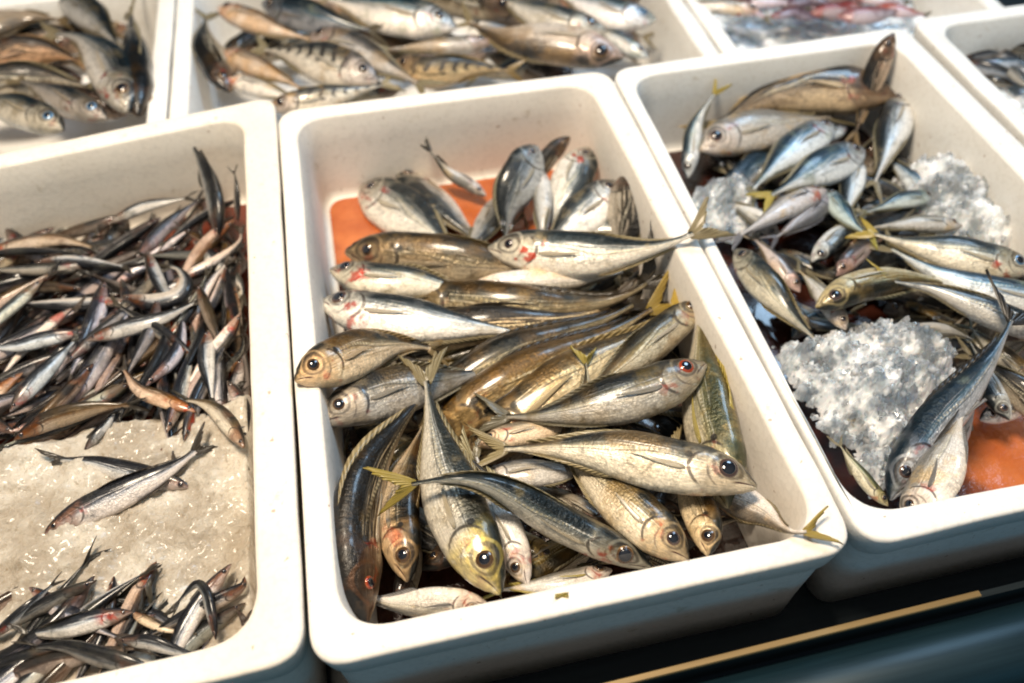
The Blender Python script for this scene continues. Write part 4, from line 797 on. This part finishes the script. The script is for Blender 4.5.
def ice_lump(label, poly, zb, zt, sd, rough=1.0, chips=0, chip_size=.0038):
    x0, x1, y0, y1, h = lump(poly, zb, zt, sd, rough)
    o = mound('crushed_ice', label, x0, x1, y0, y1, h, zb-.004, M['ice'], .0011)
    if chips:      # loose splinters in the same mass of ice
        r = random.Random(sd); me = o.data; vs = [v.co.copy() for v in me.vertices]; fs = [tuple(p.vertices) for p in me.polygons]; n = 0
        while n < chips:
            x, y = r.uniform(x0-.012, x1+.012), r.uniform(y0-.012, y1+.012); z = h(x, y)
            if z < zb:
                if r.random() < .965: continue
                z = zb+r.uniform(-.002, .008)
            n += 1; c = V((x, y, z+r.uniform(-.001, .002)))-o.location; s = chip_size*r.choice([.35, .5, .7, 1, 1.3])*r.uniform(.8, 1.2); b = len(vs)
            ax = V((r.gauss(0, 1), r.gauss(0, 1), r.gauss(0, .7))).normalized(); ay = ax.orthogonal().normalized(); az = ax.cross(ay)
            e1, e2, e3 = r.uniform(.8, 1.5), r.uniform(.6, 1.1), r.uniform(.4, .8)
            for q in ICO: q = q*r.uniform(.75, 1.2); vs.append(c+(ax*q.x*e1+ay*q.y*e2+az*q.z*e3)*s)
            for f in ICOF: fs.append(tuple(b+q for q in f))
        me2 = D.meshes.new('crushed_ice'); me2.from_pydata([tuple(v) for v in vs], [], fs); me2.materials.append(M['ice']); me2.materials.append(M['splinter']); nf = len(me.polygons)
        for q in me2.polygons[nf:]: q.material_index = 1 if ((q.index-nf)//20) % 4 else 0; q.use_smooth = ((q.index-nf)//20) % 2 == 0
        me2.update(); o.data = me2
    return o
ice_lump('glassy crushed ice heap at the front left of the right-hand box', [(818, 332, -50), (850, 322, -50), (905, 316, -50), (952, 338, -50), (966, 366, -50), (950, 388, -50), (920, 412, -50), (905, 450, -50), (880, 478, -50), (868, 440, -50), (842, 408, -50), (812, 372, -50)] and
         [(q[0], q[1], -.045) for q in [(818, 332), (850, 322), (905, 316), (952, 338), (966, 366), (950, 388), (920, 412), (905, 450), (880, 478), (868, 440), (846, 430), (818, 398), (786, 346), (800, 330)]], -.060, -.028, 3, 1.15, 420, .0030)
ice_lump('frosty ice lump leaning on the right wall of the right-hand box', [(q[0], q[1], -.045) for q in [(908, 162), (925, 148), (950, 150), (975, 168), (1005, 196), (1022, 232), (1008, 250), (972, 240), (950, 232), (930, 205), (905, 190)]], -.062, -.030, 13, .7, 160, .0028)
ice_lump('small grey ice lump by the left rim under the lavender fish', [(q[0], q[1], -.05) for q in [(694, 182), (725, 170), (752, 172), (760, 196), (742, 222), (715, 226), (690, 210)]], -.066, -.040, 23, .7, 90, .0028)
x0, x1 = Qbr[0].x, Qbr[1].x
mound('ice_bed', 'pale ice filling the box at the far back', x0, x1, Qbr[2].y, Qbr[0].y, lambda x, y: -.088+.008*fbm(x, y, 25, 3, 2), -.127, M['ice'], .004)
x0, x1 = Qfr[0].x, Qfr[1].x
mound('ice_bed', 'bluish ice filling the far right box', x0, x1, Qfr[2].y, Qfr[0].y, lambda x, y: -.058+.012*fbm(x, y, 28, 3, 5), -.0925, M['ice'], .003)

ice_lump('few crumbs of ice between the back group and the long brown fish', [(q[0], q[1], -.05) for q in [(450, 246), (470, 238), (492, 240), (500, 252), (476, 256), (455, 254)]], -.058, -.047, 33, .35, 90, .0022)
# a torn bit of fin on the near rim
rows = [[at(555+i*3.4, 594+j*1.6-i*.5, .0012+.0018*math.sin(i*.9+j)) for j in range(4)] for i in range(5)]
o = sheet('fin_scrap', rows, .0006, M['finy'], None, rows[2][1]); o.location = rows[2][1]
tag(o, 'torn scrap of yellow fin stuck on the near rim of the centre box', 'fin scrap')


# ------------------------------------------------------------------ light
w = D.worlds.new('World'); SC.world = w; w.use_nodes = True; nt = w.node_tree
bg = nt.nodes['Background']; tc = nt.nodes.new('ShaderNodeTexCoord'); sx = nt.nodes.new('ShaderNodeSeparateXYZ'); nt.links.new(tc.outputs['Generated'], sx.inputs[0])
mr = nt.nodes.new('ShaderNodeMapRange'); mr.inputs[1].default_value = -1; nt.links.new(sx.outputs[2], mr.inputs[0])
rp = nt.nodes.new('ShaderNodeValToRGB'); el = rp.color_ramp.elements
for q, c in ((.0, (.02, .03, .04)), (.48, (.05, .08, .11)), (.54, (.09, .47, .74)), (.66, (.24, .50, .70)), (.74, (.10, .10, .10)), (1, (.16, .14, .11))):   # street daylight under a dim awning
    e = el.new(q); e.color = (*c, 1)
el.remove(el[0]); el.remove(el[-1])
nt.links.new(mr.outputs[0], rp.inputs[0]); nt.links.new(rp.outputs[0], bg.inputs[0]); dy = nt.nodes.new('ShaderNodeSeparateXYZ'); nt.links.new(tc.outputs['Generated'], dy.inputs[0])
m1 = nt.nodes.new('ShaderNodeMapRange'); m1.inputs[1].default_value = .2; m1.inputs[2].default_value = -.9; m1.inputs[3].default_value = .13; m1.inputs[4].default_value = .62   # brighter toward the open street in front
nt.links.new(dy.outputs[1], m1.inputs[0]); nt.links.new(m1.outputs[0], bg.inputs[1])
def area(name, loc, aim, sx, sy, power, col):
    l = D.lights.new(name, 'AREA'); l.shape = 'ELLIPSE'; l.size = sx; l.size_y = sy; l.energy = power; l.color = col
    o = D.objects.new(name, l); COL.objects.link(o); o.location = loc
    o.rotation_euler = (V(aim)-V(loc)).to_track_quat('-Z', 'Y').to_euler(); return o
area('stall_lamp', (-.27, .03, 1.45), (-.1, .0, -.05), .38, .38, 34, (1, .85, .66))
area('awning_daylight', (.9, .75, 1.3), (.4, .2, 0), .6, .6, 13, (.50, .74, 1))
